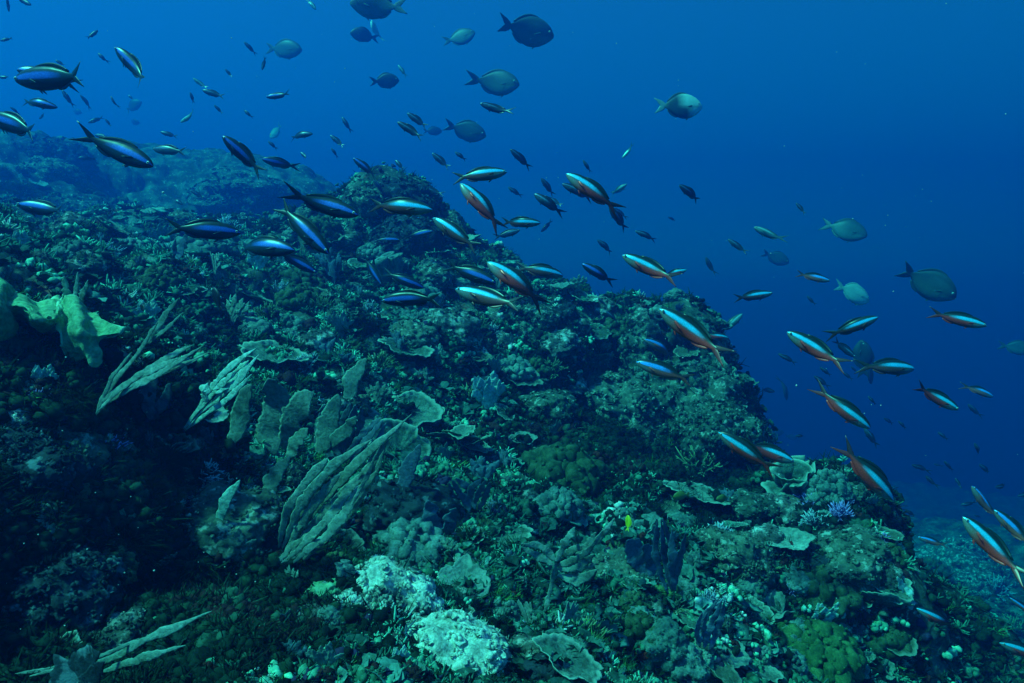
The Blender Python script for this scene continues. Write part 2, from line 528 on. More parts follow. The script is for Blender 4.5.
def fish_mat(name, back, stripe, front, rear, lo, hi, s_end, metal=0.25, rough=0.35):
    m, n, l, b = new_mat(name)
    uvn = n.new("ShaderNodeUVMap"); uvn.uv_map = "stripe"
    sep = n.new("ShaderNodeSeparateXYZ"); l.new(uvn.outputs[0], sep.inputs[0])
    tc = n.new("ShaderNodeTexCoord")
    nz = tex_noise(n, l, tc.outputs["Object"], 28, 3, 0.6)
    wob = n.new("ShaderNodeMath"); wob.operation = 'MULTIPLY_ADD'; wob.inputs[1].default_value = .07; wob.inputs[2].default_value = -.035
    l.new(nz.outputs["Fac"], wob.inputs[0])
    vv = n.new("ShaderNodeMath"); vv.operation = 'ADD'; l.new(sep.outputs[1], vv.inputs[0]); l.new(wob.outputs[0], vv.inputs[1])
    fr = ramp(n, [(0.0, front), (lo - .2, front), (lo - .06, tuple(c * .5 for c in front)), (lo + .03, stripe), (hi, stripe), (hi + .10, back), (1.0, back)])
    midr = tuple(.5 * (a_ + c_) for a_, c_ in zip(back, rear))
    re = ramp(n, [(0.0, rear), (lo - .16, rear), (lo + .04, midr), (hi, back), (1.0, back)])
    l.new(vv.outputs[0], fr.inputs[0]); l.new(vv.outputs[0], re.inputs[0])
    uu = n.new("ShaderNodeMath"); uu.operation = 'ADD'; l.new(sep.outputs[0], uu.inputs[0]); l.new(wob.outputs[0], uu.inputs[1])
    bw = ramp(n, [(.16, (0, 0, 0)), (.36, (1, 1, 1))]); l.new(uu.outputs[0], bw.inputs[0])
    bl = ramp(n, [(lo - .16, (1, 1, 1)), (lo - .03, (0, 0, 0))]); l.new(vv.outputs[0], bl.inputs[0])
    bm_ = mixc(n, l, 1.0, bw.outputs[0], bl.outputs[0], 'MULTIPLY')
    fcol = mixc(n, l, bm_, fr.outputs[0], rear)
    sw = ramp(n, [(s_end - .14, (0, 0, 0)), (s_end + .06, (1, 1, 1))]); l.new(uu.outputs[0], sw.inputs[0])
    col = mixc(n, l, sw.outputs[0], fcol, re.outputs[0])
    tl = ramp(n, [(.70, (0, 0, 0)), (.86, (.75, .75, .75))]); l.new(uu.outputs[0], tl.inputs[0])
    col = mixc(n, l, tl.outputs[0], col, tuple(.7 * b_ + .10 * r_ for b_, r_ in zip(back, rear)))
    fine = tex_noise(n, l, tc.outputs["Object"], 90, 2, .5)
    g = ramp(n, [(.3, (.7, .7, .7)), (.7, (1.2, 1.2, 1.2))]); l.new(fine.outputs["Fac"], g.inputs[0])
    col = mixc(n, l, 1.0, col, g.outputs[0], 'MULTIPLY')
    l.new(col, b.inputs["Base Color"])
    b.inputs["Roughness"].default_value = rough; b.inputs["Metallic"].default_value = metal
    b.inputs["Specular IOR Level"].default_value = .5
    return m


BK = (.010, .028, .020)
FM = {  # fusiliers are one species; strobe-lit and unlit looks painted as separate skins
    "dark": fish_mat("violet_striped_unlit_skin", BK, (.05, .17, .62), (.012, .04, .05), (.014, .028, .03), .50, .70, .60, .2),
    "red": fish_mat("red_bellied_strobe_lit_skin", BK, (.06, .66, .9), (.26, .25, .2), (.9, .06, .035), .54, .71, .60, .15),
    "cyan": fish_mat("cyan_striped_dusky_skin", BK, (.06, .62, .95), (.16, .19, .16), (.22, .06, .04), .54, .71, .62, .15),
    "mix": fish_mat("blue_striped_red_bellied_skin", BK, (.06, .42, 1.0), (.3, .24, .2), (.65, .13, .08), .52, .72, .58, .2),
    "sil": fish_mat("plain_dark_skin", (.010, .022, .03), (.10, .22, .34), (.05, .09, .11), (.02, .045, .06), .58, .66, .5, .1),
    "ghost": fish_mat("pale_grey_green_skin", (.05, .11, .10), (.3, .6, .55), (.22, .36, .3), (.12, .22, .2), .55, .72, .6, .1),
    "surg": fish_mat("olive_grey_skin", (.035, .075, .075), (.065, .12, .11), (.14, .23, .18), (.09, .16, .13), .5, .75, .5, 0, .5),
    "dsurg": fish_mat("dark_slate_skin", (.02, .035, .05), (.03, .05, .06), (.05, .09, .08), (.03, .06, .06), .5, .75, .5, 0, .5),
    "pale": fish_mat("pale_silver_skin", (.3, .42, .36), (.45, .62, .52), (.6, .8, .66), (.35, .5, .42), .5, .75, .5, 0, .4),
    "half": fish_mat("pale_front_dark_rear_skin", (.40, .62, .52), (.45, .70, .58), (.55, .8, .66), (.03, .05, .04), .5, .75, .50, 0, .45),
    "yel": fish_mat("lemon_yellow_skin", (.55, .6, .01), (.6, .66, .01), (.6, .6, .02), (.5, .55, .01), .5, .75, .6, 0, .5),
    "olv": fish_mat("olive_yellow_skin", (.12, .16, .02), (.14, .2, .02), (.14, .18, .03), (.1, .14, .02), .5, .75, .6, 0, .5),
    "blk": fish_mat("black_skin", (.008, .01, .012), (.01, .014, .016), (.012, .016, .016), (.008, .01, .01), .5, .75, .6, 0, .5),
}
FM["half"].node_tree.nodes  # the rear half is dark from back to belly
for nd in FM["half"].node_tree.nodes:
    if nd.bl_idname == "ShaderNodeValToRGB" and len(nd.color_ramp.elements) == 5:
        for e in nd.color_ramp.elements: e.color = (.03, .05, .04, 1)


def plain_mat(name, col, rough=.3):
    m, n, l, b = new_mat(name)
    tc = n.new("ShaderNodeTexCoord"); nz = tex_noise(n, l, tc.outputs["Object"], 12, 3)
    r = ramp(n, [(.3, tuple(c * .8 for c in col)), (.7, tuple(min(1, c * 1.15) for c in col))]); l.new(nz.outputs["Fac"], r.inputs[0])
    l.new(r.outputs[0], b.inputs["Base Color"]); b.inputs["Roughness"].default_value = rough
    return m


M_IRIS, M_PUPIL = plain_mat("pale_iris", (.55, .62, .5)), plain_mat("black_pupil", (.005, .005, .006), .1)
BODY = {}
for kind, (prof, th, fk, dor) in {"fus": (FUS, .12, .0, .045), "surg": (SURG, .15, .022, .05)}.items():
    for b_i, bend in enumerate((-.5, -.25, .05, .3, .55)):
        BODY[kind, b_i] = fish_geo(prof, bend, th, fk, dor=dor)
_mc = {}


def fish_mesh(shape, b_i, mat, detail):
    key = (shape, b_i, mat, detail)
    if key not in _mc:
        geo = BODY[shape, b_i]
        parts = {}
        if detail:
            parts["body"] = geo["body"].mesh("fish_body", FM[mat], uv=True)
            for k, lst in geo["fins"].items():
                parts[k] = [g_.mesh(k, FM[mat], uv=True) for g_ in lst]
        else:
            g = Geo()
            for gg in [geo["body"]] + [x for l_ in geo["fins"].values() for x in l_]:
                v, q4, t3, a, u = gg.arrays(); g.add(v, q4, t3, uv=u)
            parts["body"] = g.mesh("fish_body", FM[mat], uv=True)
        _mc[key] = parts
    return _mc[key]


def eye_meshes(r):
    V, T = ICO[2]
    iris = mesh_from("eye", V * np.array([r, r * .45, r]), T, M_IRIS)
    pv = V * np.array([r * .58, r * .40, r * .58])
    return iris, mesh_from("pupil", pv, T, M_PUPIL)


EYE = eye_meshes(.019)
KN = {"dark": ("fus", .23), "red": ("fus", .23), "mix": ("fus", .23), "cyan": ("fus", .23), "sil": ("fus", .22), "ghost": ("fus", .24), "surg": ("surg", .66), "dsurg": ("surg", .48),
      "pale": ("surg", .5), "half": ("surg", .5), "yel": ("surg", .055), "olv": ("surg", .08), "blk": ("surg", .10)}
GRP = {"dark": "unlit violet striped fusiliers of the school", "red": "red bellied fusiliers of the school", "mix": "red bellied fusiliers of the school", "cyan": "cyan striped fusiliers of the school",
       "sil": "small fusiliers fading into the blue", "ghost": "small fusiliers fading into the blue", "surg": "deep bodied surgeonfish in open water",
       "dsurg": "deep bodied surgeonfish in open water", "pale": "deep bodied surgeonfish in open water", "half": "deep bodied surgeonfish in open water",
       "yel": "little reef fish near the corals", "olv": "little reef fish near the corals", "blk": "little reef fish near the corals"}
LOOK = {"dark": "unlit fusilier with violet blue stripe", "red": "strobe-lit fusilier with bright cyan stripe and red belly", "cyan": "fusilier with bright cyan stripe and dusky belly", "mix": "fusilier with blue stripe and dull red belly",
        "sil": "small dark fusilier", "ghost": "small pale fusilier", "surg": "olive grey surgeonfish", "dsurg": "dark oval surgeonfish",
        "pale": "pale silvery surgeonfish", "half": "surgeonfish with pale front and dark rear", "yel": "tiny lemon yellow fish", "olv": "tiny olive fish", "blk": "little black fish"}
FISH = """
dark 114 47 157 88|nosing up left alone in blue water at upper left
dark 14 80 98 77|largest at upper left, horizontal and facing left
dark 17 70 76 82|half hidden behind the largest upper left one
dark 58 108 15 97|facing right below the horizontal pair at the left
dark -14 116 48 135|cut by left edge
dark 153 166 82 135|diving right just above the far left reef
dark 222 136 266 175|nosing up left over the far table-like ridge
dark 16 204 75 215|alone over the far left reef slope
dark 241 233 164 227|horizontal over the dark gap at the left
dark 296 251 224 242|just right of the horizontal one over the gap
dark 329 254 276 202|steep dive with forked tail up before the mid ridge
dark 317 273 276 250|lowest of the left group, mostly stripe showing
dark 358 215 291 196|tail up before the top of the mid ridge
dark 353 158 377 177|short deep one above the peak of the mid ridge
dark 262 159 298 168|slim one above the far table-like ridge
dark 382 285 362 255|steep thin stripe before the mid ridge
dark 424 288 382 272|upper one of two stacked over the mid slope
dark 381 301 446 296|lower one of two stacked over the mid slope
dark 400 240 372 240|short one low on the mid ridge face
dark 433 231 405 238|hidden behind the curved striped one on the ridge
dark 496 283 444 264|diving right above the big bright stripe
dark 582 264 615 283|deep violet one alone right of the ridge
dark 266 97 292 95|small horizontal one high in the blue
cyan 433 210 364 203|big one skimming the top of the mid ridge
cyan 433 218 480 250|nosing up left over the ridge shoulder
cyan 507 172 452 178|horizontal, right facing above the ridge end
red 460 184 504 227|steep one with a thin stripe and red flank
cyan 541 223 498 222|right facing, between two dark small fish
red 566 174 622 210|tail bent down, top of the central group
red 622 255 680 283|largest in mid water, head up left
red 687 270 662 275|small one crossing the tail of the largest
cyan 563 276 518 265|right facing over the ridge end
red 487 263 547 300|head up left, crossing one behind its back
cyan 455 289 524 309|widest cyan stripe, right on the ridge edge
red 659 309 728 357|big one with forked tail before the reef pinnacle
red 728 338 704 334|little one behind the big forked tail
cyan 773 293 732 299|horizontal, right facing in open water
red 787 332 846 367|big one head up left in open water at right
cyan 878 317 827 337|arched back, right facing at right
cyan 914 369 862 365|level one facing right beside two dark upright fish
red 987 326 928 312|tail raised under the big dim surgeonfish
red 959 410 912 384|tail raised at the far right
red 870 428 816 390|diving right above the right coral mass
red 893 500 843 447|steepest diver left of open water, tail fin spread
red 718 432 778 472|big one before the dark reef edge
red 794 462 742 441|right facing, just behind the dark reef edge one
red 963 517 1022 577|biggest at lower right, cut by the frame
red 916 608 962 630|low over the far sea floor at lower right
red 1000 643 1048 660|lowest right corner, cut by the frame
mix 636 362 694 381|hugging the reef below the pinnacle
mix 644 340 680 356|short bright stripe before the pinnacle base
mix 428 219 404 219|slim, partly behind the big ridge skimmer
mix 830 281 796 273|dark back and short pale stripe at right
mix 993 397 964 384|short blue stripe near the right edge
mix 972 486 996 522|steep, nose up above the lower right giant
mix 994 510 1034 547|behind the lower right giant at the edge
mix 1010 598 1036 616|on the right edge over the floor
mix 918 537 946 546|over the edge of the far sea floor
sil 9 12 6 -10|cut by the top edge at the left corner
sil 0 41 13 38|touching the left edge near the top
sil -2 77 12 78|on the left edge beside the largest upper left fish
sil 98 30 87 40|bent like a boomerang at upper left
sil 98 53 106 62|tiny one left of the lone upper left diver
sil 31 5 18 -1|faint, under the top edge at left
sil 62 90 73 107|steep, under the tail of the largest left fish
sil 80 95 92 108|steep faint one right of the left group
sil 111 96 116 108|upright faint one left of the round dark fish
sil 88 123 104 117|level faint one over the left reef
sil 94 135 111 138|low over the far left reef top
sil 78 158 96 159|just over the far left reef top
sil 153 149 187 152|longer one just over the far reef
sil 160 132 178 137|short one between reef and blue at left
sil 202 90 226 98|slim level one by a pale pair
sil 190 92 194 103|stubby one below a pale fish at upper left
sil 214 105 223 114|tiny one below the slim level one
sil 225 69 233 78|faint speck of a fish high at left
sil 244 42 256 54|thin faint one left of an olive surgeonfish
sil 262 70 266 57|upright tail mark below an olive surgeonfish
sil 313 134 287 136|level one in the middle of upper left water
sil 330 135 345 148|slanting one above the mid ridge
sil 331 148 338 157|stubby one under a slanting one
sil 342 117 350 131|very faint upright one above the ridge
sil 268 141 277 149|speck below a round pale face
sil 397 122 425 139|lower of a parallel pair in the upper middle
sil 407 113 428 128|upper of a parallel pair in the upper middle
sil 432 153 450 169|slanting left of the level striped fish
sil 480 103 513 116|blue grey one below a big surgeonfish
sil 373 180 386 195|behind the back of the big ridge skimmer
sil 422 187 444 196|right of the ridge peak
sil 510 149 532 169|slanting one alone right of the striped fish
sil 508 187 522 197|faint one left of the dark cluster
sil 541 178 554 196|upright in the dark cluster at centre
sil 534 194 563 213|long one in the dark cluster at centre
sil 547 197 563 207|short one in the dark cluster at centre
sil 520 230 494 238|under a right facing striped fish
sil 541 232 553 220|curled one right of the level striped fish
sil 562 184 594 199|shadowed twin behind the tail-bent fish
sil 583 160 591 173|above the tail-bent fish
sil 609 207 628 231|slanting below the tail-bent fish
sil 613 208 627 218|short twin below the tail-bent fish
sil 679 185 702 202|alone in the open water right of centre
sil 668 217 676 221|speck in open water right of centre
sil 635 231 657 240|level one above the largest mid water fish
sil 597 240 614 253|stubby one above the deep violet fish
sil 598 298 606 306|speck over the reef crest
sil 606 311 618 322|thin, just over the reef crest
sil 706 257 713 275|upright in open water at right
sil 796 203 806 214|blurred short one high at right
sil 728 239 747 254|thin pale stripe, slanting at right
sil 807 296 815 305|faint blur above the big open water fish
sil 778 354 797 363|streak in open water under the big one
sil 855 357 832 339|under the arched back fish
sil 820 367 831 376|glint under the big open water fish
sil 814 376 829 387|second lower glint under the big open water fish
sil 843 372 852 380|glint left of the upright pair
sil 851 366 857 373|small glint touching the upright pair
sil 775 392 759 388|streak right of the reef edge
sil 864 428 878 447|slanting under the diving red belly
sil 795 436 806 436|pale glint right of the reef edge
sil 898 421 907 429|glint below the far right tail raiser
sil 926 476 935 486|streak in the lower right water
sil 912 465 928 470|faint level one in the lower right water
sil 934 464 942 466|glint in the lower right water
sil 905 509 916 518|glint low beside the steep diver
sil 944 461 953 471|blurred stub in the lower right water
sil 968 404 980 417|dark stub below the right edge stripe
sil 974 443 982 456|dim upright stub at far right
sil 979 464 992 475|dim round stub at far right
sil 995 487 1010 486|level blue glint at far right
sil 1018 496 1034 493|bright blue glint on the right edge
sil 960 505 978 503|dim one left of the steep nose-up fish
sil 974 515 982 518|blue spark above the giant
sil 183 205 171 197|bright blue spark over the far left reef
sil 190 190 205 199|dim one over the far left reef
sil 10 107 20 114|glinting one over the left edge fish
sil 39 119 46 113|white glint under the left group
sil 105 119 112 127|tiny round one in the left cluster
sil 128 95 134 100|tiny one above the round dark fish
sil 868 396 876 405|dim stub under the level right facing fish
sil 938 432 948 440|dim slanting one below the far right tail raiser
sil 955 478 962 488|dim upright one in the lower right water
sil 884 418 893 424|tiny one right of the steep diver's tail
sil 474 240 486 247|small one under the thin striped steep fish
sil 455 152 466 160|small one above the level striped fish
sil 395 160 404 170|small one over the mid ridge peak
sil 244 110 252 118|faint tiny one left of the level upper left fish
sil 300 152 309 160|tiny one right of the slim fish over the far ridge
sil 55 60 66 66|faint one above the largest upper left fish
ghost 193 78 208 90|turning with pale flank at upper left
ghost 180 122 199 112|pale with forked tail over the far reef
ghost 754 227 783 242|soft stripe in the open water at right
ghost 742 314 722 333|see-through looking, nose up beside the little red one
ghost 627 184 611 194|pale green beside the bent tail
ghost 612 193 625 189|paler lower twin beside the bent tail
ghost 622 158 634 146|whitish one in open water above centre
ghost 398 65 407 77|pale one beside a dark surgeonfish
ghost 316 10 306 -3|pale one cut by the top edge
surg 302 50 265 48|pale masked one at upper left
surg 350 2 405 11|cut by the top edge, longest at the top
surg 475 32 444 44|tilted up right, bright flank
surg 554 36 497 25|dark headed, biggest near the top centre
surg 519 84 471 82|level one at top centre
surg 486 136 445 125|above the striped fish at centre
surg 867 236 822 222|dim one far out at right
surg 789 263 762 252|ghostly faint one at right
surg 956 298 899 267|biggest and dim at right
surg 1034 350 998 345|dim and cut by the right edge
surg 142 102 122 110|round one above the far left reef
pale 869 301 836 284|curved bright belly at right
pale 372 20 379 44|upright behind a dark oval one
pale 270 138 283 126|round pale face seen head on
half 702 107 655 105|alone in the clear blue
dsurg 350 33 379 37|before an upright pale one near the top
dsurg 399 80 370 82|small dark one at top middle
dsurg 442 131 423 131|tiny oval one by the parallel pair
dsurg 140 123 128 121|small round one above the left reef
dsurg 82 113 70 110|small round one in the left cluster
dsurg 174 135 164 133|faint round one over the far reef
dsurg 862 340 864 378|upright, left of two in open water
dsurg 871 384 869 354|upright, right of two in open water
dsurg 786 400 785 376|blurred upright one past the reef edge
dsurg 784 432 770 434|dim, left of two past the reef edge
dsurg 797 438 785 436|dim, right of two past the reef edge
yel 628 515 629 531|bright spot at the foot of the dark cave
olv 673 497 690 494|under the right reef wall
olv 716 499 731 498|right of the other olive one under the wall
blk 101 252 116 262|over the far left corals
blk 213 287 222 312|upright over the left slope
blk 140 305 148 312|low among corals behind the cabbage coral
"""


def add_fish():
    rr_ = random.Random(3)
    for line in FISH.strip().split("\n"):
        head, txt = line.split("|")
        kind, nu, nv, tu, tv = head.split(); nu, nv, tu, tv = map(float, (nu, nv, tu, tv))
        shape, L = KN[kind]
        px = math.hypot(nu - tu, nv - tv)
        L *= rr_.uniform(.94, 1.06)
        if kind == "sil" and px < 16: L *= .62
        d = FPX * L * .95 / px
        h = hit((nu + tu) / 2, (nv + tv) / 2)
        if h: d = min(d, h[2] - .25)
        d = max(d, 1.2)
        k = rr_.uniform(-.15, .15) * L
        a, b = np.array(at(nu, nv, d + k)), np.array(at(tu, tv, d - k))
        x = unit(a - b); up = np.array([0, rr_.uniform(-.25, .25), 1.0]) + (.35 * np.array([rr_.uniform(-1, 1), 0, 0]) if px > 15 else 0)
        if kind in ("red", "cyan", "mix", "half", "pale", "ghost"): up = up + np.array([0, rr_.uniform(.02, .32), 0])
        y = unit(np.cross(up, x)); z = np.cross(x, y)
        ln = float(np.linalg.norm(a - b))
        M = Matrix(((x[0], y[0], z[0], 0), (x[1], y[1], z[1], 0), (x[2], y[2], z[2], 0), (0, 0, 0, 1)))
        big_ = px > 26
        parts = fish_mesh(shape, rr_.randrange(5), kind, big_)
        nm = {"fus": "fusilier", "surg": "surgeonfish"}[shape] if kind not in ("yel", "olv", "blk") else "damselfish"
        o = link(nm, parts["body"])
        o.matrix_world = Matrix.Translation(Vector((a + b) / 2)) @ M @ Matrix.Diagonal((ln, ln, ln * (rr_.uniform(.9, 1.06) if shape == 'fus' else rr_.uniform(.92, 1.05)), 1))
        tag(o, (LOOK[kind] + ", " + txt if len((LOOK[kind] + " " + txt).split()) <= 16 else LOOK[kind].replace("bright ", "").replace("violet ", "").replace(" and red belly", "").replace(" and dusky belly", "") + ", " + txt), "fish", GRP[kind])
        if big_:
            for k_, lst in parts.items():
                if k_ == "body": continue
                for me in lst: link(k_, me, o)
            ex, ez = (.445, .012) if shape == "fus" else (.41, .045)
            for sg in (1, -1):
                prof = FUS if shape == "fus" else SURG
                yy = np.interp(.5 - ex, prof["s"], prof["hw"]) * .93
                e = link("eye", EYE[0], o, (ex, sg * yy, ez))
                link("pupil", EYE[1], e, (0, sg * .0034, 0))


add_fish()

# ------------------------------------------------------------------ living cover: materials
def coral_mat(name, stops, spot=None, scale=9.0, tip=None, rough=.85, sss=False):
    """stops: colours over a mottling noise; tip: colour towards tint = 1 (growing tips and rims)"""
    m, n, l, b = new_mat(name)
    geo = n.new("ShaderNodeNewGeometry"); P = geo.outputs["Position"]
    a = tex_noise(n, l, P, scale, 5, .65)
    k = len(stops); r = ramp(n, [(.32 + .36 * i / max(1, k - 1), c) for i, c in enumerate(stops)])
    l.new(a.outputs["Fac"], r.inputs[0]); col = r.outputs[0]
    oi = n.new("ShaderNodeObjectInfo")
    fine = tex_noise(n, l, P, scale * 9, 4, .7)
    fr = ramp(n, [(.3, (.45, .45, .45)), (.7, (1.4, 1.4, 1.4))]); l.new(fine.outputs["Fac"], fr.inputs[0])
    col = mixc(n, l, 1.0, col, fr.outputs[0], 'MULTIPLY')
    rv = ramp(n, [(0, (.7, .8, .75)), (.5, (1, 1, 1)), (1, (1.25, 1.15, 1.1))]); l.new(oi.outputs["Random"], rv.inputs[0])
    col = mixc(n, l, 1.0, col, rv.outputs[0], 'MULTIPLY')
    if spot:
        s = tex_noise(n, l, P, scale * 3, 3, .6); sr = ramp(n, [(.57, (0, 0, 0)), (.64, (1, 1, 1))]); l.new(s.outputs["Fac"], sr.inputs[0])
        col = mixc(n, l, sr.outputs[0], col, spot)
    if tip:
        at_ = n.new("ShaderNodeAttribute"); at_.attribute_name = "tint"
        tr = ramp(n, [(.45, (0, 0, 0)), (1.0, (1, 1, 1))]); l.new(at_.outputs["Fac"], tr.inputs[0])
        col = mixc(n, l, tr.outputs[0], col, tip)
    l.new(col, b.inputs["Base Color"]); b.inputs["Roughness"].default_value = rough
    b.inputs["Specular IOR Level"].default_value = .15
    bump(n, l, b, fine.outputs["Fac"], .6, .008)
    return m


def growth_mat(name, stops, dark=1.0):
    """one colour per clump from its own random number"""
    m, n, l, b = new_mat(name)
    at_ = n.new("ShaderNodeAttribute"); at_.attribute_name = "tint"
    r = ramp(n, stops, 'CONSTANT'); l.new(at_.outputs["Fac"], r.inputs[0])
    geo = n.new("ShaderNodeNewGeometry")
    fine = tex_noise(n, l, geo.outputs["Position"], 70, 4, .7)
    fr = ramp(n, [(.3, (.4, .4, .4)), (.7, (1.5, 1.5, 1.5))]); l.new(fine.outputs["Fac"], fr.inputs[0])
    l.new(mixc(n, l, 1.0, r.outputs[0], fr.outputs[0], 'MULTIPLY'), b.inputs["Base Color"])
    b.inputs["Roughness"].default_value = .9; b.inputs["Specular IOR Level"].default_value = .1
    return m


CM = {
    "teal": coral_mat("grey_teal_frond", [(.10, .17, .14), (.17, .27, .22), (.25, .36, .30)], scale=7),
    "bright": coral_mat("bright_teal_frond", [(.22, .42, .36), (.40, .62, .54)], scale=8),
    "slate": coral_mat("blue_slate_frond", [(.06, .12, .16), (.11, .19, .24)], scale=7),
    "cabbage": coral_mat("yellow_green_cabbage", [(.10, .27, .13), (.20, .44, .23)], scale=9, tip=(.36, .66, .42)),
    "plate": coral_mat("grey_green_plate", [(.04, .09, .07), (.10, .18, .14), (.17, .28, .21)], spot=(.05, .08, .06), scale=16, tip=(.32, .46, .34)),
    "brownplate": coral_mat("dim_brown_plate", [(.03, .06, .045), (.09, .14, .10)], spot=(.16, .22, .16), scale=16, tip=(.22, .30, .22)),
    "crown": coral_mat("white_crowned_rock", [(.06, .08, .07), (.5, .62, .5), (.75, .85, .72)], scale=14),
    "white": coral_mat("bleached_white_coral", [(.16, .22, .18), (.5, .62, .5), (.72, .85, .70)], scale=16),
    "whiteblotch": coral_mat("white_blotched_rock", [(.03, .05, .05), (.10, .12, .10), (.62, .70, .62)], scale=20),
    "paleblotch": coral_mat("pale_speckled_rock", [(.02, .03, .03), (.07, .10, .08), (.42, .5, .42)], scale=24),
    "lime": coral_mat("lime_green_soft_coral", [(.03, .085, .03), (.075, .17, .06), (.15, .29, .11)], scale=22),
    "olive": coral_mat("olive_soft_coral", [(.015, .04, .02), (.05, .095, .045), (.11, .18, .10)], scale=24),
    "tealsoft": coral_mat("teal_soft_coral", [(.05, .10, .09), (.11, .20, .17), (.20, .32, .27)], scale=14),
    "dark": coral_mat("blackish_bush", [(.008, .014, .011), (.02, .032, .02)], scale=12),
    "hair": coral_mat("dark_green_hair_algae", [(.012, .03, .01), (.03, .06, .018)], scale=12),
    "purple": coral_mat("violet_branching_coral", [(.09, .06, .20), (.16, .12, .36)], scale=12, tip=(.75, .52, 1.0)),
    "bluewhite": coral_mat("blue_white_branching_coral", [(.10, .16, .20), (.2, .28, .34)], scale=12, tip=(.62, .76, .80)),
    "greenbranch": coral_mat("green_branching_coral", [(.04, .08, .04), (.08, .14, .06)], scale=12, tip=(.30, .44, .22)),
    "rust": coral_mat("rusty_red_sponge", [(.16, .02, .012), (.6, .08, .04)], scale=16),
    "magenta": coral_mat("magenta_crust", [(.16, .012, .05), (.42, .04, .14)], scale=14),
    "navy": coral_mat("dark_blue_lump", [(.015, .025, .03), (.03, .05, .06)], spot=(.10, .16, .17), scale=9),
    "rockcoral": coral_mat("mottled_reef_boulder", [(.02, .035, .03), (.07, .11, .08), (.14, .2, .14)], spot=(.3, .38, .3), scale=10),
}

# ------------------------------------------------------------------ living cover: coral builders (local metres, z up)
def frames(N, spin):
    up = np.tile([0.0, 0.0, 1.0], (len(N), 1)); nn = unit(N * .7 + up * .5)
    h = np.where(np.abs(nn[:, :1]) < .9, np.tile([1.0, 0, 0], (len(N), 1)), np.tile([0, 1.0, 0], (len(N), 1)))
    x = unit(np.cross(nn, h)); y = np.cross(nn, x)
    c, s = np.cos(spin)[:, None], np.sin(spin)[:, None]
    return np.stack([x * c + y * s, y * c - x * s, nn], 2)      # columns are axes


def t_tuft(seed, n=9, w=.05):
    r_ = np.random.default_rng(seed); g = Geo()
    for k in range(n):
        a, e = r_.uniform(0, 6.283), math.asin(r_.uniform(.1, 1)); d = np.array([math.cos(a) * math.cos(e), math.sin(a) * math.cos(e), math.sin(e)])
        sd = unit(np.cross(d, r_.normal(0, 1, 3))); P = [d * 0, d * .5 + r_.normal(0, .06, 3), d * r_.uniform(.7, 1.1) + r_.normal(0, .25, 3)]
        V = []
        for p, ww in zip(P, (w * .6, w, w * .25)): V += [p - sd * ww, p + sd * ww]
        g.add(np.array(V), np.array([[0, 1, 3, 2], [2, 3, 5, 4]]))
    return g


def t_nubs(seed, n=5):
    r_ = np.random.default_rng(seed); g = Geo(); V, T = ICO[1]
    for k in range(n):
        c = np.array([r_.normal(0, .42), r_.normal(0, .42), r_.uniform(.0, .35)]); s = r_.uniform(.22, .48)
        g.add(V * s * r_.uniform(.7, 1.3, (len(V), 1)) * [1, 1, r_.uniform(.7, 1.4)] + c, None, T)
    return g


def t_leaf(seed, n=5):
    r_ = np.random.default_rng(seed); g = Geo()
    for k in range(n):
        a = r_.uniform(0, 6.283); o = np.array([math.cos(a), math.sin(a), 0]); s_ = np.array([-o[1], o[0], 0]); t_ = r_.uniform(.2, .9); W_ = r_.uniform(.3, .6)
        V = []
        for h in (0, .35, .7, 1):
            for x in (-1, -.33, .33, 1):
                V.append(o * (t_ * h * h + .05) + s_ * x * W_ * (.3 + .9 * h) * (1 if h < 1 else .8) + np.array([0, 0, h * (1 - .45 * t_) - .12 * x * x * h]) + r_.normal(0, .035, 3) * h)
        i = np.arange(16).reshape(4, 4); g.add(np.array(V), np.stack([i[:-1, :-1], i[:-1, 1:], i[1:, 1:], i[1:, :-1]], -1).reshape(-1, 4))
    return g


def t_twig(seed, n=11):
    r_ = np.random.default_rng(seed); g = Geo()
    for k in range(n):
        a, e = r_.uniform(0, 6.283), math.asin(r_.uniform(.15, 1)); d = np.array([math.cos(a) * math.cos(e), math.sin(a) * math.cos(e), math.sin(e)])
        P = np.stack([d * .05, d * .55 + r_.normal(0, .07, 3), d * r_.uniform(.75, 1.1) + r_.normal(0, .1, 3)])
        sd = unit(np.cross(d, r_.normal(0, 1, 3)))
        v, f, t = loft(P, sd, [.09, .075, .05], np.cross(d, sd), [.09, .075, .05], 4); g.add(v, f, t)
    return g


def t_disc(seed):
    r_ = np.random.default_rng(seed); na = 11; a = np.linspace(0, 6.283, na, endpoint=False); R_ = r_.uniform(.65, 1.15, na)
    U = np.stack([np.cos(a) * R_, np.sin(a) * R_, r_.uniform(.2, .42, na)], 1)
    V = np.vstack([U, U * [.5, .5, .5], U * [.92, .92, .8] - [0, 0, .05], [[0, 0, .08]], [[0, 0, -.25]]])
    i = np.arange(na); j = np.roll(i, -1)
    return Geo().add(V, np.vstack([np.stack([i, j, j + na, i + na], -1), np.stack([i, i + 2 * na, j + 2 * na, j], -1)]),
                     np.vstack([np.stack([i + na, j + na, np.full(na, 3 * na)], -1), np.stack([j + 2 * na, i + 2 * na, np.full(na, 3 * na + 1)], -1)]))


def g_boulder(seed, sub=4, rough=.28, flat=.7):
    V, T = ICO[sub]; o = seed * 7.7
    r = 1 + rough * fbm(V * 1.3 + o, 3) + .22 * (lumps(V * 2.6 + o) - .5) + .10 * (lumps(V * 6.5 + o) - .5) + .06 * fbm(V * 11 + o, 3, .65)
    P = V * r[:, None]; P[:, 2] = P[:, 2] * flat
    return Geo().add(P, None, T, tint=np.clip(r - .6, 0, 1))


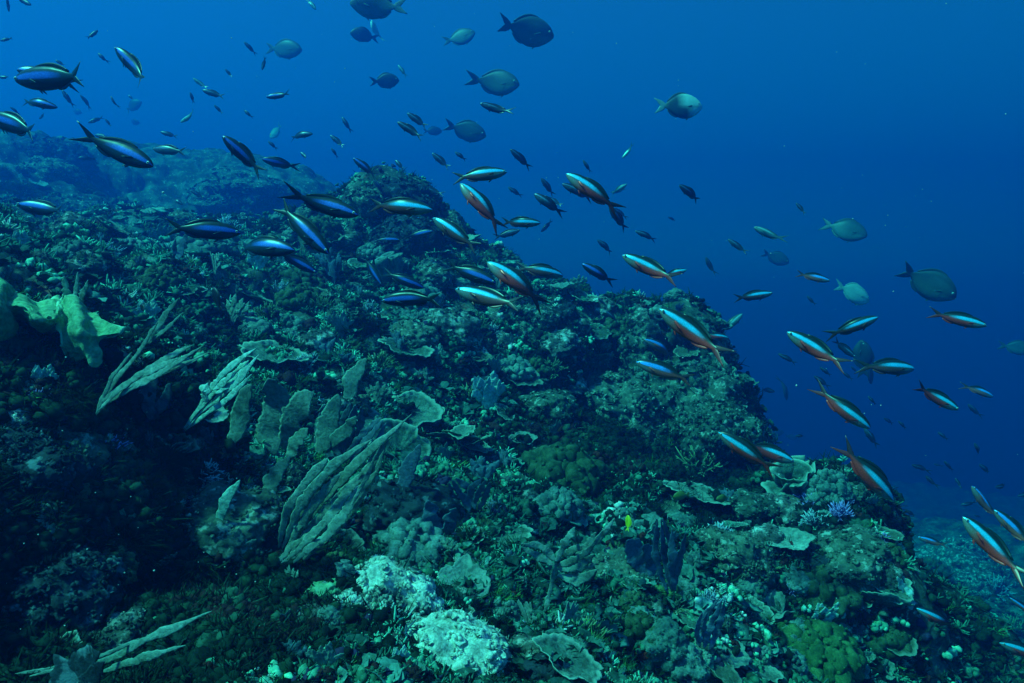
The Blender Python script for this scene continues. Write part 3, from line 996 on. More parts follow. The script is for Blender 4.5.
def g_crusted(seed, n=420, **kw):
    """a boulder overgrown with knobs, twigs and leaves"""
    g = g_boulder(seed, 5, **kw); V, _, T, _, _ = g.arrays(); r_ = np.random.default_rng(seed)
    tm = [t_nubs(seed + 1), t_nubs(seed + 2), t_leaf(seed + 3), t_twig(seed + 4), t_tuft(seed + 5, 12, .05), t_disc(seed + 6), t_nubs(seed + 7)]
    up = np.where(V[:, 2] > -.25)[0]
    for p in r_.choice(up, n):
        nn = unit(V[p] * [1, 1, 1.5]); M = frames(nn[None], r_.uniform(0, 6.28, 1))[0]; k = tm[r_.integers(0, len(tm))]
        v, q4, t3, _, _ = k.arrays(); s = r_.uniform(.05, .15)
        g.add(v @ M.T * s + V[p] - nn * s * .1, q4, t3, tint=r_.random())
    return g


def g_plate(seed, tiers=1):
    r_ = np.random.default_rng(seed); out = []
    for k in range(tiers):
        na, nr = 72, 18; a = np.linspace(0, 2 * np.pi, na, endpoint=False); x = np.linspace(.06, 1, nr)
        ca = np.stack([np.cos(a), np.sin(a), 0 * a], 1)
        R_ = 1 + .26 * vnoise(ca * 1.6 + seed * 3.3 + k * 9) + .12 * vnoise(ca * 4 + seed * 5 + k) + .05 * vnoise(ca * 11 + seed)
        bowl = .22 * x[:, None] ** 2 + .10 * (vnoise(np.concatenate([ca * 2 + seed + q for q in x * 1.5])).reshape(nr, na)) * x[:, None]
        rid = (.02 * np.cos(a * 23 + 2 * vnoise(ca * 3))[None] + .018 * np.cos(x[:, None] * 34 + 3 * vnoise(ca * 2)[None])) * x[:, None]
        B = np.stack([R_[None] * np.cos(a)[None] * x[:, None], R_[None] * np.sin(a)[None] * x[:, None], bowl + rid], -1)
        th = .035 * (1 - .55 * x)[:, None]
        U = B.reshape(-1, 3); D = (B - np.stack([0 * th + 0 * bowl, 0 * bowl, th + 0 * bowl], -1)).reshape(-1, 3)
        D[:na] = D[:na] * [1, 1, 1]
        i = np.arange(nr * na).reshape(nr, na); j = np.roll(i, -1, 1); c = nr * na
        F1 = np.stack([i[:-1], i[1:], j[1:], j[:-1]], -1).reshape(-1, 4); F2 = F1[:, ::-1] + c
        F3 = np.stack([i[-1], i[-1] + c, j[-1] + c, j[-1]], -1)
        T1 = np.stack([i[0], j[0], np.full(na, 2 * c)], -1)
        ctr = B[0].mean(0)
        Vv = np.vstack([U, D, ctr])
        g = Geo().add(Vv, np.vstack([F1, F2, F3]), T1, tint=np.concatenate([np.repeat(np.clip((x - .7) * 3.4, 0, 1), na)] * 2 + [[0]]))
        z = np.linspace(-.4, bowl[0].mean(), 6)
        v, f, t = loft(np.stack([.02 * z, 0 * z, z], 1), (1, 0, 0), np.interp(np.arange(6), [0, 5], [.22, .12]), (0, 1, 0), np.interp(np.arange(6), [0, 5], [.2, .11]), 10)
        g.add(v, f, t, tint=0)
        out.append(g)
    return out


def g_soft(seed, n=80):
    r_ = np.random.default_rng(seed); g = Geo(); V, T = ICO[2]
    core, ct = ICO[3]
    g.add(core * [.75, .75, .42] * (1 + .15 * fbm(core * 2 + seed, 2))[:, None], None, ct, tint=.1)
    for k in range(n):
        a, e = r_.uniform(0, 6.283), math.asin(r_.uniform(.02, 1))
        d = np.array([math.cos(a) * math.cos(e), math.sin(a) * math.cos(e), math.sin(e)])
        s = r_.uniform(.09, .19)
        P = V * s * (1 + .30 * fbm(V * 3.2 + seed + k, 3, .6))[:, None]
        P = P * (1 + .5 * np.abs(d)) + d * [.74, .74, .5]
        g.add(P, None, T, tint=r_.uniform(.3, 1))
    sm, st = ICO[1]; tot, _, _, _, _ = g.arrays()
    for p in tot[r_.choice(len(tot), n * 5)]:
        if p[2] < 0: continue
        g.add(sm * r_.uniform(.018, .05) + p * 1.01, None, st, tint=r_.random())
    return g


def g_branch(seed, n=46, fat=.045):
    r_ = np.random.default_rng(seed); g = Geo()
    for k in range(n):
        a, e = r_.uniform(0, 6.283), math.radians(r_.uniform(12, 88))
        d = np.array([math.cos(a) * math.cos(e), math.sin(a) * math.cos(e), math.sin(e)])
        L = r_.uniform(.6, 1.0); b = np.array([d[0], d[1], 0]) * r_.uniform(0, .25)
        P = np.stack([b, b + d * L * .5 + r_.normal(0, .05, 3), b + d * L + r_.normal(0, .06, 3) + [0, 0, .08]])
        def br(P, w):
            Q = resample(P, 6); tan = unit(Q[-1] - Q[0]); sd = unit(np.cross(tan, [.3, .5, .8])); td = np.cross(tan, sd)
            ww = w * np.array([1, .95, .85, .75, .6, .25])
            v, f, t = loft(Q, sd, ww, td, ww, 5)
            g.add(v, f, t, tint=np.append(np.repeat(np.linspace(0, 1, 6), 5), [0, 1]))
        br(P, fat)
        for _ in range(3):
            s0 = P[0] + (P[2] - P[0]) * r_.uniform(.35, .8); dd = unit(d + r_.normal(0, .55, 3)) * r_.uniform(.15, .32)
            br(np.stack([s0, s0 + dd * .5, s0 + dd]), fat * .7)
    return g


def g_fan(seed, straps=7, spread=38, w=.085):
    """a flat rag of fronds from one foot, standing in the x-z plane"""
    r_ = np.random.default_rng(seed); g = Geo()
    for k in range(straps):
        a = math.radians(-spread + 2 * spread * (k + .5) / straps + r_.uniform(-6, 6)); L = r_.uniform(.65, 1.05)
        e = np.array([math.sin(a) * L, r_.uniform(-.10, .10), math.cos(a) * L])
        m_ = e * .5 + [e[0] * -.12, r_.uniform(-.05, .05), .04]
        v, f, t = strap([[e[0] * .03, 0, -.08], e * .22 + [0, 0, .02], m_, e * .8, e], [w * .4, w, w * 1.5, w * 1.3, w * .7], (0, 1, 0), .012, 24, .3, seed * 13 + k)
        g.add(v, f, t, tint=r_.uniform(.2, .8))
        for _ in range(2):
            q_ = r_.uniform(.4, .8); s0 = e * q_; a2 = a + r_.choice([-1, 1]) * r_.uniform(.25, .6)
            e2 = s0 + np.array([math.sin(a2), r_.uniform(-.2, .2), math.cos(a2)]) * r_.uniform(.18, .35)
            v, f, t = strap([s0, (s0 + e2) / 2, e2], [w * .5, w * .8, w * .3], (0, 1, 0), .01, 10, .3, seed + k)
            g.add(v, f, t, tint=r_.uniform(.2, .8))
    return g


def g_bush(seed, n=260, w=.012, droop=.1):
    r_ = np.random.default_rng(seed); g = Geo()
    core, ct = ICO[2]; g.add(core * [.45, .45, .38], None, ct, tint=0)
    for k in range(n):
        a, e = r_.uniform(0, 6.283), math.asin(r_.uniform(-.1, 1))
        d = np.array([math.cos(a) * math.cos(e), math.sin(a) * math.cos(e), math.sin(e)]); L = r_.uniform(.7, 1.05)
        P = resample([d * .2, d * .6 * L + r_.normal(0, .04, 3), d * L + r_.normal(0, .09, 3) - [0, 0, droop]], 5)
        sd = unit(np.cross(d, r_.normal(0, 1, 3)))
        v, f, t = loft(P, sd, w * np.array([1, 1.2, 1.1, .8, .3]), np.cross(d, sd), w * .5, 4)
        g.add(v, f, t, tint=r_.uniform(0, 1))
    return g


def g_leafy(seed, n=7):
    """upright wavy sheets, a small cabbage of laminae"""
    r_ = np.random.default_rng(seed); g = Geo()
    for k in range(n):
        a = 6.283 * k / n + r_.uniform(-.4, .4); tilt = r_.uniform(.25, .75); W_ = r_.uniform(.45, .8); H_ = r_.uniform(.6, 1.0)
        o = np.array([math.cos(a), math.sin(a), 0]); s_ = np.array([-o[1], o[0], 0])
        net = []
        for i_ in range(4):
            h = i_ / 3; row = []
            for j_ in range(5):
                x = (j_ / 4 - .5)
                p = o * (.08 + tilt * h ** 1.5 * .9 - abs(x) * .25 * h) + s_ * x * W_ * (.35 + 1.1 * h) + np.array([0, 0, -.12 + H_ * h * (1 - .5 * tilt * h) - .25 * abs(x) * h])
                row.append(p + r_.normal(0, .035, 3) * h)
            net.append(row)
        v, f, t, ti = sheet(net, 16, 18, .016, .09, seed + k, 5.0)
        g.add(v, f, t, tint=ti)
    return g


def g_tubes(seed, n=7):
    r_ = np.random.default_rng(seed); g = Geo()
    for k in range(n):
        a = r_.uniform(0, 6.283); q_ = r_.uniform(.05, .4); h = r_.uniform(.5, 1.0); w = r_.uniform(.12, .2)
        b = np.array([math.cos(a) * q_, math.sin(a) * q_, -.15]); e = b + [math.cos(a) * .22, math.sin(a) * .22, h]
        P = resample([b, (b + e) / 2 + r_.normal(0, .03, 3), e], 9)
        P = np.vstack([P, P[-1:], P[-1:] - (P[-1:] - b) * .12, P[-1:] - (P[-1:] - b) * .3])
        ww = w * np.array([.8, .9, 1, 1.05, 1, .95, 1, 1.05, 1.08, .85, .72, .6]) * (1 + .1 * r_.normal(0, 1, 12))
        v, f, t = loft(P, (1, 0, 0), ww, (0, 1, 0), ww, 12)
        v = v + .03 * np.stack([vnoise(v * 6 + seed), vnoise(v * 6 + 9 + seed), 0 * v[:, 0]], 1)
        g.add(v, f, t, tint=.5)
    return g


# ------------------------------------------------------------------ living cover: ground growth nobody could count
def scatter(name, mat, templates, n, smin, smax, wfun, label, sink=.15, seed=0, rmax=13.0):
    r_ = np.random.default_rng(seed)
    ok = (np.abs(AZ.ravel()) < .82) & (rr > .7) & (rr < rmax)
    w = ok * wfun(V2, NG); w = w / w.sum()
    pick = r_.choice(len(V2), n, replace=True, p=w)
    P = V2[pick] + r_.normal(0, .012, (n, 3)) * rr[pick][:, None] * .3; N = NG[pick]
    S = np.exp(r_.uniform(math.log(smin), math.log(smax), n)) * np.clip(rr[pick] / 2.6, .45, 2.2) ** .45
    M = frames(N, r_.uniform(0, 6.283, n)) * S[:, None, None]
    P = P - N * (S * sink)[:, None]
    base = vnoise(P * 2.2 + seed * 3) * .5 + .5
    base = np.clip((vnoise(P * 4.5 + seed * 3) * .9 + vnoise(P * 11 + seed) * .35) * .8 + .5, 0, 1)
    tint = np.clip(.78 * base + .22 * r_.random(n), 0, .999)
    vs, q4, t3, ti = [], [], [], []; off = 0
    which = r_.integers(0, len(templates), n)
    for k, g in enumerate(templates):
        V, Q, T, _, _ = g.arrays(); sel = np.where(which == k)[0]
        if not len(sel): continue
        W = np.einsum('nij,vj->nvi', M[sel], V) + P[sel][:, None]
        vs.append(W.reshape(-1, 3)); o = off + np.arange(len(sel))[:, None, None] * len(V)
        if len(Q): q4.append((Q[None] + o).reshape(-1, 4))
        if len(T): t3.append((T[None] + o).reshape(-1, 3))
        ti.append(np.repeat(tint[sel], len(V))); off += len(sel) * len(V)
    fs = [np.vstack(x) for x in (q4, t3) if x]
    o = link(name, mesh_from(name, np.vstack(vs), fs, mat, True, {"tint": np.concatenate(ti)}))
    tag(o, label, kind="stuff")
    return o


def spot(u, v, r):
    p = np.array(at(u, v, seat_d(u, v)))
    return lambda V, N: np.exp(-((V - p) ** 2).sum(1) / (r * r))


def seat_d(u, v):
    h = hit(u, v); return h[2]


def patch(f, lo, hi, off):
    return lambda V, N: np.clip((vnoise(V * f + off) - lo) / (hi - lo), 0, 1) + .03


def upw(fn, p=1.0): return lambda V, N: fn(V, N) * np.clip(1 - shade(V, N), .04, 1) * np.clip(N[:, 2] + .15, .02, 1) ** p  # also thins paler growth in the spots of painted shade
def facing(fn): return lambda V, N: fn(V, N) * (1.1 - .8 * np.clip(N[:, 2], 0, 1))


TEAL = [(0, (0.022, 0.089, 0.062)), (.3, (0.043, 0.162, 0.111)), (.5, (0.072, 0.275, 0.180)), (.66, (0.122, 0.437, 0.289)), (.8, (0.202, 0.648, 0.440)), (.9, (0.043, 0.113, 0.165)), (.96, (0.500, 0.620, 0.520))]
GREEN = [(0, (0.007, 0.031, 0.012)), (.35, (0.018, 0.072, 0.022)), (.6, (0.030, 0.120, 0.036)), (.78, (0.060, 0.204, 0.051)), (.9, (0.120, 0.360, 0.092))]
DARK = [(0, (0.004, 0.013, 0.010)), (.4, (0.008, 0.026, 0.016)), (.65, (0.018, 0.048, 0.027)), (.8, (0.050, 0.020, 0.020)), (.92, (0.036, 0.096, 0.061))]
MIXC = [(0, (0.012, 0.042, 0.031)), (.28, (0.036, 0.138, 0.082)), (.48, (0.065, 0.227, 0.138)), (.6, (0.040, 0.030, 0.070)), (.68, (0.101, 0.356, 0.220)), (.8, (0.100, 0.025, 0.020)), (.86, (0.187, 0.583, 0.371)), (.94, (0.550, 0.660, 0.560))]
PALE = [(0, (0.086, 0.292, 0.207)), (.4, (0.173, 0.551, 0.386)), (.65, (0.252, 0.648, 0.459)), (.85, (0.650, 0.780, 0.680))]
PAINTED_SHADE = [spot(650, 462, 1.0), spot(715, 455, .9), spot(40, 480, .45), spot(60, 570, .35), spot(140, 470, .3), spot(20, 640, .3), spot(230, 600, .25), spot(290, 620, .2)]  # centres where shade is painted in with darker growth
shade = lambda V, N: sum(f(V, N) for f in PAINTED_SHADE)
scatter("nodular_crust", growth_mat("nodular_crust", MIXC), [t_nubs(i) for i in range(10)], 42000, .012, .042, lambda V, N: patch(2.5, -.6, .5, 3)(V, N) * np.clip(1 - .85 * shade(V, N), .1, 1), "knobbly crusts of sponge and coralline algae over the reef rock", seed=1)  # crust thinned in the spots of painted shade
scatter("algae_turf", growth_mat("algae_turf", GREEN), [t_tuft(i, 16, .05) for i in range(8)], 26000, .018, .05, patch(1.6, -.3, .5, 20), "short dark green algae turf on the reef", seed=2)
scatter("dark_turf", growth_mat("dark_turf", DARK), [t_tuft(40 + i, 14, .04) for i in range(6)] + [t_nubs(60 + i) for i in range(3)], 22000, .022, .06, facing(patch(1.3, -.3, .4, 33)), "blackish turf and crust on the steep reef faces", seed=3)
scatter("painted_shade_clumps", growth_mat("painted_shade_clumps", DARK), [t_tuft(140 + i, 14, .05) for i in range(6)] + [t_nubs(160 + i) for i in range(5)], 40000, .02, .06, lambda V, N: shade(V, N) + 1e-4, "dark clumps painting shade into the hollows and wall of the reef", seed=8)  # dark clumps put the shade of wall and lower left into colour
LEAF = [(0, (.02, .05, .04)), (.25, (.04, .11, .085)), (.5, (.065, .165, .13)), (.7, (.10, .25, .20)), (.88, (.16, .36, .29))]
scatter("leafy_growth", growth_mat("leafy_growth", LEAF), [t_leaf(i) for i in range(10)], 7500, .018, .055, upw(patch(1.8, -.2, .5, 47)), "small leafy growths carpeting the reef", seed=4)
scatter("twiggy_growth", growth_mat("twiggy_growth", TEAL), [t_twig(i) for i in range(8)], 15000, .018, .05, upw(patch(2.2, -.1, .5, 58)), "low twiggy coral growth between the corals", seed=5)
scatter("pale_specks", growth_mat("pale_specks", PALE), [t_nubs(80 + i, 4) for i in range(5)] + [t_twig(90 + i, 7) for i in range(3)], 9000, .008, .026, upw(patch(3.0, .15, .6, 71), .7), "pale dead coral bits scattered on the reef", seed=6)
scatter("tiny_plates", growth_mat("tiny_plates", LEAF), [t_disc(i) for i in range(8)], 3500, .025, .07, upw(patch(1.5, 0, .5, 83)), "tiny plate growths on the reef ledges", seed=7)

# ------------------------------------------------------------------ corals, sponges and fans one can tell apart
LAND = []       # (u, v, short name) landmarks that later labels point to


def seat(u, v):
    h = hit(u, v)
    if h is None:
        for dv in range(2, 80, 2):
            h = hit(u, v + dv)
            if h: break
    return h


def upright(nor, k=.5, spin=0.0):
    z = unit(np.array(nor) * (1 - k) + np.array([0, 0, 1.0]) * k)
    x = unit(np.cross([0, 1.0, 0], z)); y = np.cross(z, x)
    c, s = math.cos(spin), math.sin(spin); x, y = x * c + y * s, y * c - x * s
    return Matrix(((x[0], y[0], z[0]), (x[1], y[1], z[1]), (x[2], y[2], z[2]))).to_4x4()


def place(name, me, u, v, px, label, cat, group=None, k=.6, spin=0.0, squash=1.0, sink=.1, land=None, lift=0.0):
    h = seat(u, v)
    loc, nor, d = h
    s = px / FPX * d
    M = upright(nor, k, spin)
    parts = me if isinstance(me, list) else [me]
    o = link(name, parts[0])
    o.matrix_world = Matrix.Translation(loc - Vector(nor) * s * sink + Vector((0, 0, lift * s))) @ M @ Matrix.Diagonal((s, s, s * squash, 1))
    tag(o, label, cat, group)
    if land: LAND.append((u, v, land))
    return o


def fronds(name, mat, base, straps, label, cat, lean=.12, thick=.0009, rag=.25, group=None, land=None, off=.06, split=True):
    """a fan of flat fronds; each strap = pixel path with half widths in pixels, standing at the depth of its foot"""
    hb = seat(*base); d0 = hb[2] - off; root = at(base[0], base[1], d0)
    g = Geo()
    for q_, (path, w) in enumerate(straps):
        P = []; n = len(path)
        for i_, (u, v) in enumerate(path):
            f = math.hypot(u - base[0], v - base[1]) / 100
            d = d0 - lean * f + .02 * math.sin(q_ * 2.1 + i_)
            hh = hit(u, v)
            if hh: d = min(d, hh[2] - .03)
            P.append(np.array(at(u, v, d) - root))
        W = np.array(w, float) / FPX * d0
        fc = unit(np.array([.15 * math.sin(q_ * 1.7), -1, .35]))
        if split and max(w) > 6:
            P = np.array(P); sd_ = unit(np.cross(unit(np.gradient(P, axis=0)), fc)); ks = 3 if max(w) > 11 else 2
            for s_ in range(ks):
                o_ = (s_ - (ks - 1) / 2) * 2.0 / ks
                cut = np.linspace(0, 1, n)[:, None] * fc * .012 * (s_ % 2)
                v_, f_, t_ = strap(P[: max(3, n - (s_ + q_) % 2)] + (sd_ * (W * o_)[:, None] + cut)[: max(3, n - (s_ + q_) % 2)], (W * .92 / ks)[: max(3, n - (s_ + q_) % 2)], fc, thick, max(24, 14 * n), rag, q_ * 5 + s_ + len(label), 10)
                g.add(v_, f_, t_, tint=.5)
            continue
        v_, f_, t_ = strap(P, W * .8, fc, thick, max(20, 12 * n), rag, q_ + len(label), 10)
        g.add(v_, f_, t_, tint=.5)
    o = link(name, g.mesh(name, CM[mat]), loc=root)
    tag(o, label, cat, group)
    if land: LAND.append((*base, land))
    return o


def lamina(g, net, root, ruffle=.02, thick=.006, seed=0, n=34, m=30, freq=9):
    P = [[np.array(at(u, v, d + CABD) - root) for (u, v, d) in row] for row in net]
    v, f, t, ti = sheet(P, n, m, thick, ruffle, seed, freq)
    g.add(v, f, t, tint=ti)


# the big cabbage coral on the left: three folded laminae
CABD = min(seat(u, v)[2] for u in (5, 25, 45, 65, 85, 105) for v in (300, 315, 330, 345)) - 2.02
root = at(40, 350, 2.1 + CABD)
cab = bpy.data.objects.new("cabbage_coral", None); C.objects.link(cab); cab.location = root
tag(cab, "large yellow green cabbage coral with ruffled folds at the left edge", "coral")
LAND.append((60, 320, "cabbage coral"))
for k, net in enumerate([
    [[(-40, 262, 2.12), (-22, 266, 2.06), (-8, 270, 2.02), (4, 280, 2.0), (14, 292, 2.04)],
     [(-42, 285, 2.05), (-22, 287, 1.99), (-8, 290, 1.95), (4, 297, 1.95), (12, 302, 1.99)],
     [(-42, 315, 2.0), (-24, 315, 1.94), (-8, 316, 1.92), (2, 316, 1.94), (8, 318, 1.98)],
     [(-40, 350, 2.05), (-24, 350, 2.0), (-10, 350, 2.0), (0, 350, 2.04), (6, 345, 2.06)]],
    [[(-6, 300, 2.16), (10, 296, 2.1), (24, 297, 2.08), (38, 304, 2.1), (52, 300, 2.12), (61, 296, 2.18)],
     [(-8, 312, 2.02), (8, 303, 1.98), (24, 304, 1.96), (38, 315, 1.96), (54, 316, 1.98), (60, 306, 2.04)],
     [(-6, 322, 2.0), (9, 312, 1.98), (24, 312, 1.97), (38, 322, 1.96), (52, 322, 1.98), (58, 314, 2.03)],
     [(0, 330, 2.14), (12, 328, 2.16), (26, 330, 2.18), (38, 336, 2.18), (48, 336, 2.16), (56, 330, 2.14)],
     [(8, 350, 2.24), (16, 352, 2.26), (28, 354, 2.28), (36, 356, 2.28), (44, 354, 2.26), (52, 350, 2.22)]],
    [[(57, 302, 2.08), (64, 296, 2.14), (73, 297, 2.08), (81, 308, 2.12), (93, 314, 2.08)],
     [(56, 318, 2.02), (66, 312, 2.05), (78, 316, 1.98), (92, 321, 2.03), (112, 323, 2.0)],
     [(57, 335, 2.0), (66, 333, 2.02), (78, 332, 1.94), (96, 332, 1.98), (129, 330, 1.98)],
     [(62, 349, 2.03), (70, 348, 2.03), (80, 343, 1.95), (97, 339, 1.97), (112, 336, 1.98)],
     [(76, 356, 2.06), (82, 360, 2.04), (90, 364, 1.98), (97, 366, 1.98), (101, 349, 2.0)]],
]):
    g = Geo(); lamina(g, net, root, .026, .005, 3 + k, 56, 56, 15)
    link("lamina", g.mesh("lamina", CM["cabbage"]), cab)

FANG = "flat fan fronds standing on the reef slope"
fronds("sea_fan", "teal", (96, 414), [([(96, 414), (106, 394), (122, 372), (140, 350), (158, 322)], [2, 4, 4, 3, 2]), ([(96, 414), (112, 396), (150, 376), (180, 360), (206, 345)], [2, 6, 7, 5, 2]),
       ([(99, 410), (125, 385), (165, 360), (193, 345)], [2, 4, 4, 2]), ([(106, 402), (150, 380), (210, 352)], [2, 3, 2]), ([(100, 405), (112, 378), (132, 352)], [2, 3, 1.5]), ([(120, 390), (160, 373), (200, 357)], [3, 3, 1])],
       "grey teal fan of long narrow fronds raked to the right, right of the cabbage coral", "sea fan", land="raked narrow fan", group=FANG)
fronds("sea_fan", "bright", (184, 430), [([(184, 430), (198, 412), (214, 394), (236, 372), (258, 351)], [2, 4, 9, 12, 5]), ([(186, 430), (212, 410), (234, 393), (252, 374)], [1.5, 3, 4, 2]), ([(204, 402), (206, 390), (200, 386)], [5, 6, 4]),
       ([(214, 392), (232, 380), (250, 362)], [4, 8, 4])], "bright pale teal fan with ragged edge beside the wide flat sheet", "sea fan", land="bright teal fan", group=FANG)
fronds("sponge_sheet", "teal", (276, 452), [([(276, 455), (272, 430), (276, 400), (268, 378)], [9, 17, 17, 9]), ([(284, 450), (290, 425), (300, 404), (314, 392)], [8, 14, 15, 6]), ([(288, 458), (296, 442), (308, 428)], [6, 9, 5])],
       "wide flat grey teal sheet with torn edge, left of the long strap fan", "sponge", rag=.16, split=False, land="wide flat sheet", group=FANG)
fronds("sea_fan", "teal", (284, 560), [([(284, 558), (312, 520), (360, 468), (413, 415)], [4, 10, 10, 3]), ([(282, 550), (300, 508), (334, 466), (372, 440)], [6, 15, 14, 5]), ([(290, 562), (328, 526), (348, 500), (374, 468), (392, 438)], [5, 11, 10, 9, 3]),
       ([(302, 562), (345, 520), (374, 474), (384, 450)], [2, 4, 4, 2]), ([(280, 566), (298, 552), (318, 535)], [7, 12, 6]), ([(352, 505), (366, 478), (380, 446)], [2, 2.5, 1]), ([(296, 530), (310, 500), (322, 474)], [5, 9, 4])],
       "largest fan of broad grey straps slanting up right in the middle of the slope", "sea fan", lean=.10, land="long strap fan", group=FANG)
fronds("sea_fan", "slate", (345, 462), [([(345, 462), (330, 440), (325, 412)], [6, 15, 8]), ([(345, 462), (350, 430), (356, 405)], [6, 14, 8]), ([(345, 462), (368, 440), (384, 420)], [5, 12, 5])],
       "dim slate blue fan half hidden behind the long strap fan", "sea fan", group=FANG)
fronds("sea_fan", "teal", (546, 612), [([(545, 612), (550, 590), (557, 562)], [2.5, 2.5, 3]), ([(556, 566), (572, 560), (588, 550), (603, 528)], [5, 13, 10, 3]), ([(556, 562), (566, 542), (575, 527)], [3, 5, 3]), ([(556, 564), (542, 552), (521, 545)], [4, 9, 3]),
       ([(558, 572), (576, 574), (597, 566)], [5, 11, 4]), ([(596, 545), (606, 530), (614, 519)], [3, 3, 1.5]), ([(574, 560), (590, 542), (596, 532)], [4, 5, 2])],
       "grey lobed fan on a pale bent stalk at bottom centre", "sea fan", land="stalked lobed fan", group=FANG)
fronds("sponge_sheet", "slate", (652, 576), [([(654, 576), (642, 560), (627, 540)], [8, 17, 9]), ([(652, 574), (650, 556), (644, 545)], [7, 11, 5])],
       "dull grey paddle-shaped sheet right of the stalked lobed fan", "sponge", split=False, land="grey paddle sheet", group=FANG)
fronds("sea_fan", "slate", (674, 592), [([(672, 592), (664, 555), (660, 518)], [6, 12, 4]), ([(675, 588), (680, 560), (686, 532)], [3, 5, 2]), ([(674, 590), (672, 560), (672, 528)], [4, 6, 2])],
       "tall thin slate blue fan right of the grey paddle sheet", "sea fan", group=FANG)
fronds("sea_fan", "slate", (704, 646), [([(704, 648), (710, 626), (722, 598)], [8, 13, 4]), ([(702, 646), (700, 628), (704, 612)], [5, 7, 3])],
       "dark blue leaf-like fan low at lower right of centre", "sea fan", group=FANG)
fronds("whip_sponge", "teal", (20, 672), [([(14, 674), (60, 668), (105, 660), (150, 638), (212, 611)], [2, 3, 4, 6, 3]), ([(95, 674), (125, 664), (150, 656), (186, 645)], [2, 4, 5, 1.5]), ([(30, 676), (70, 666), (110, 652), (140, 638)], [2, 2, 3, 2])],
       "long grey strap fronds lying to the right in the dark bottom left corner", "sponge", land="bottom left straps", off=.1, lean=.02)
fronds("sponge_sheet", "navy", (60, 690), [([(50, 700), (70, 672), (100, 652)], [12, 22, 9]), ([(70, 700), (90, 680), (104, 662)], [8, 12, 6])],
       "dull blue sheet under the long strap fronds in the bottom left corner", "sponge", off=.08, split=False)
fronds("sea_fan", "bright", (914, 614), [([(897, 577), (905, 592), (912, 610)], [3, 6, 4]), ([(903, 586), (911, 596), (914, 606)], [3, 4, 2])],
       "small crinkled pale frond on the right side of the right coral mass", "sea fan", rag=.4, lean=.02)
fronds("sea_fan", "teal", (146, 346), [([(145, 346), (160, 322), (179, 298)], [3, 5, 2]), ([(147, 344), (165, 330), (184, 312)], [2, 3, 1])],
       "short pale teal frond behind the cabbage coral on the upper slope", "sea fan", group=FANG)
fronds("sea_fan", "slate", (180, 264), [([(176, 264), (182, 246), (187, 232)], [3, 5, 2]), ([(178, 262), (174, 250), (176, 238)], [2, 3, 1])],
       "faint blue frond on the far slope under the horizontal dark fish", "sea fan", group=FANG)
fronds("sea_fan", "teal", (70, 322), [([(76, 312), (68, 296), (64, 276)], [4, 6, 3]), ([(78, 312), (82, 298), (88, 280)], [3, 5, 2]), ([(77, 312), (75, 296), (78, 272)], [3, 4, 2])],
       "pale blue green tuft of fronds just above the cabbage coral", "sea fan", group=FANG)
fronds("sea_fan", "slate", (478, 520), [([(470, 512), (462, 496), (452, 480)], [8, 14, 6]), ([(474, 510), (478, 494), (486, 480)], [6, 12, 6])],
       "flat blue grey triangular fan right of the long strap fan", "sea fan", land="triangular blue grey fan", group=FANG)

for mt, bs, st, lb in [
    ("slate", (150, 420), [([(150, 420), (148, 395), (156, 368)], [5, 12, 6]), ([(152, 420), (164, 400), (170, 384)], [4, 8, 4])], "blue grey blade behind the raked narrow fan"),
    ("teal", (234, 446), [([(232, 446), (240, 415), (251, 384)], [7, 14, 7])], "single broad pale blade between the bright teal fan and the wide flat sheet"),
    ("teal", (318, 454), [([(318, 454), (330, 425), (338, 394)], [8, 15, 7]), ([(322, 454), (344, 432), (356, 416)], [5, 9, 4])], "broad teal blade just left of the round grey plate"),
    ("teal", (262, 508), [([(262, 508), (272, 482), (290, 456)], [6, 12, 5])], "low teal blade leaning on the long strap fan's left side"),
    ("slate", (396, 502), [([(396, 502), (408, 472), (420, 444)], [5, 11, 5])], "slate blade right of the white flat ledge"),
    ("bright", (216, 526), [([(216, 526), (226, 502), (240, 480)], [4, 8, 4])], "short pale blade over the green hair bush"),
    ("teal", (346, 408), [([(346, 408), (352, 382), (366, 358)], [6, 11, 6])], "upright teal blade below the wide upper plate"),
    ("slate", (440, 540), [([(440, 540), (432, 520), (428, 500)], [7, 12, 6]), ([(444, 540), (450, 522), (456, 508)], [5, 9, 4])], "bluish blade pair left of the triangular blue grey fan"),
]:
    fronds("sea_fan", mt, bs, st, lb, "sea fan", rag=.12, split=False, group=FANG)

# plates
PL = {k: [g.mesh("plate_coral", CM[m]) for g in g_plate(s)] for k, (s, m) in {"a": (1, "plate"), "b": (2, "plate"), "c": (3, "brownplate"), "d": (4, "teal"), "e": (6, "plate")}.items()}
PG = "plate corals on the slope"
place("plate_coral", PL["b"], 398, 465, 36, "round grey plate coral with pale rim behind the long strap fan's tip", "coral", PG, k=.25, lift=.3, land="round grey plate")
place("plate_coral", PL["a"], 404, 360, 28, "wide dim plate coral high on the middle slope", "coral", PG, k=.5, lift=.4, land="wide upper plate")
place("plate_coral", PL["e"], 420, 433, 13, "small round pale plate left of the tiered plates", "coral", PG, k=.4, lift=.5)
place("plate_coral", PL["b"], 505, 419, 12, "small oval plate right of the tiered plates", "coral", PG, k=.4, lift=.5)
place("plate_coral", PL["d"], 464, 588, 26, "half round grey plate standing at bottom centre above the white rubble coral", "coral", PG, k=.2, lift=.3, land="half round plate")
place("plate_coral", PL["c"], 345, 548, 20, "leafy green grey plate beneath the long strap fan", "coral", PG, k=.3, lift=.3)
place("plate_coral", PL["a"], 356, 570, 14, "lower of two leafy plates above the white capped boulder", "coral", PG, k=.3, lift=.3)
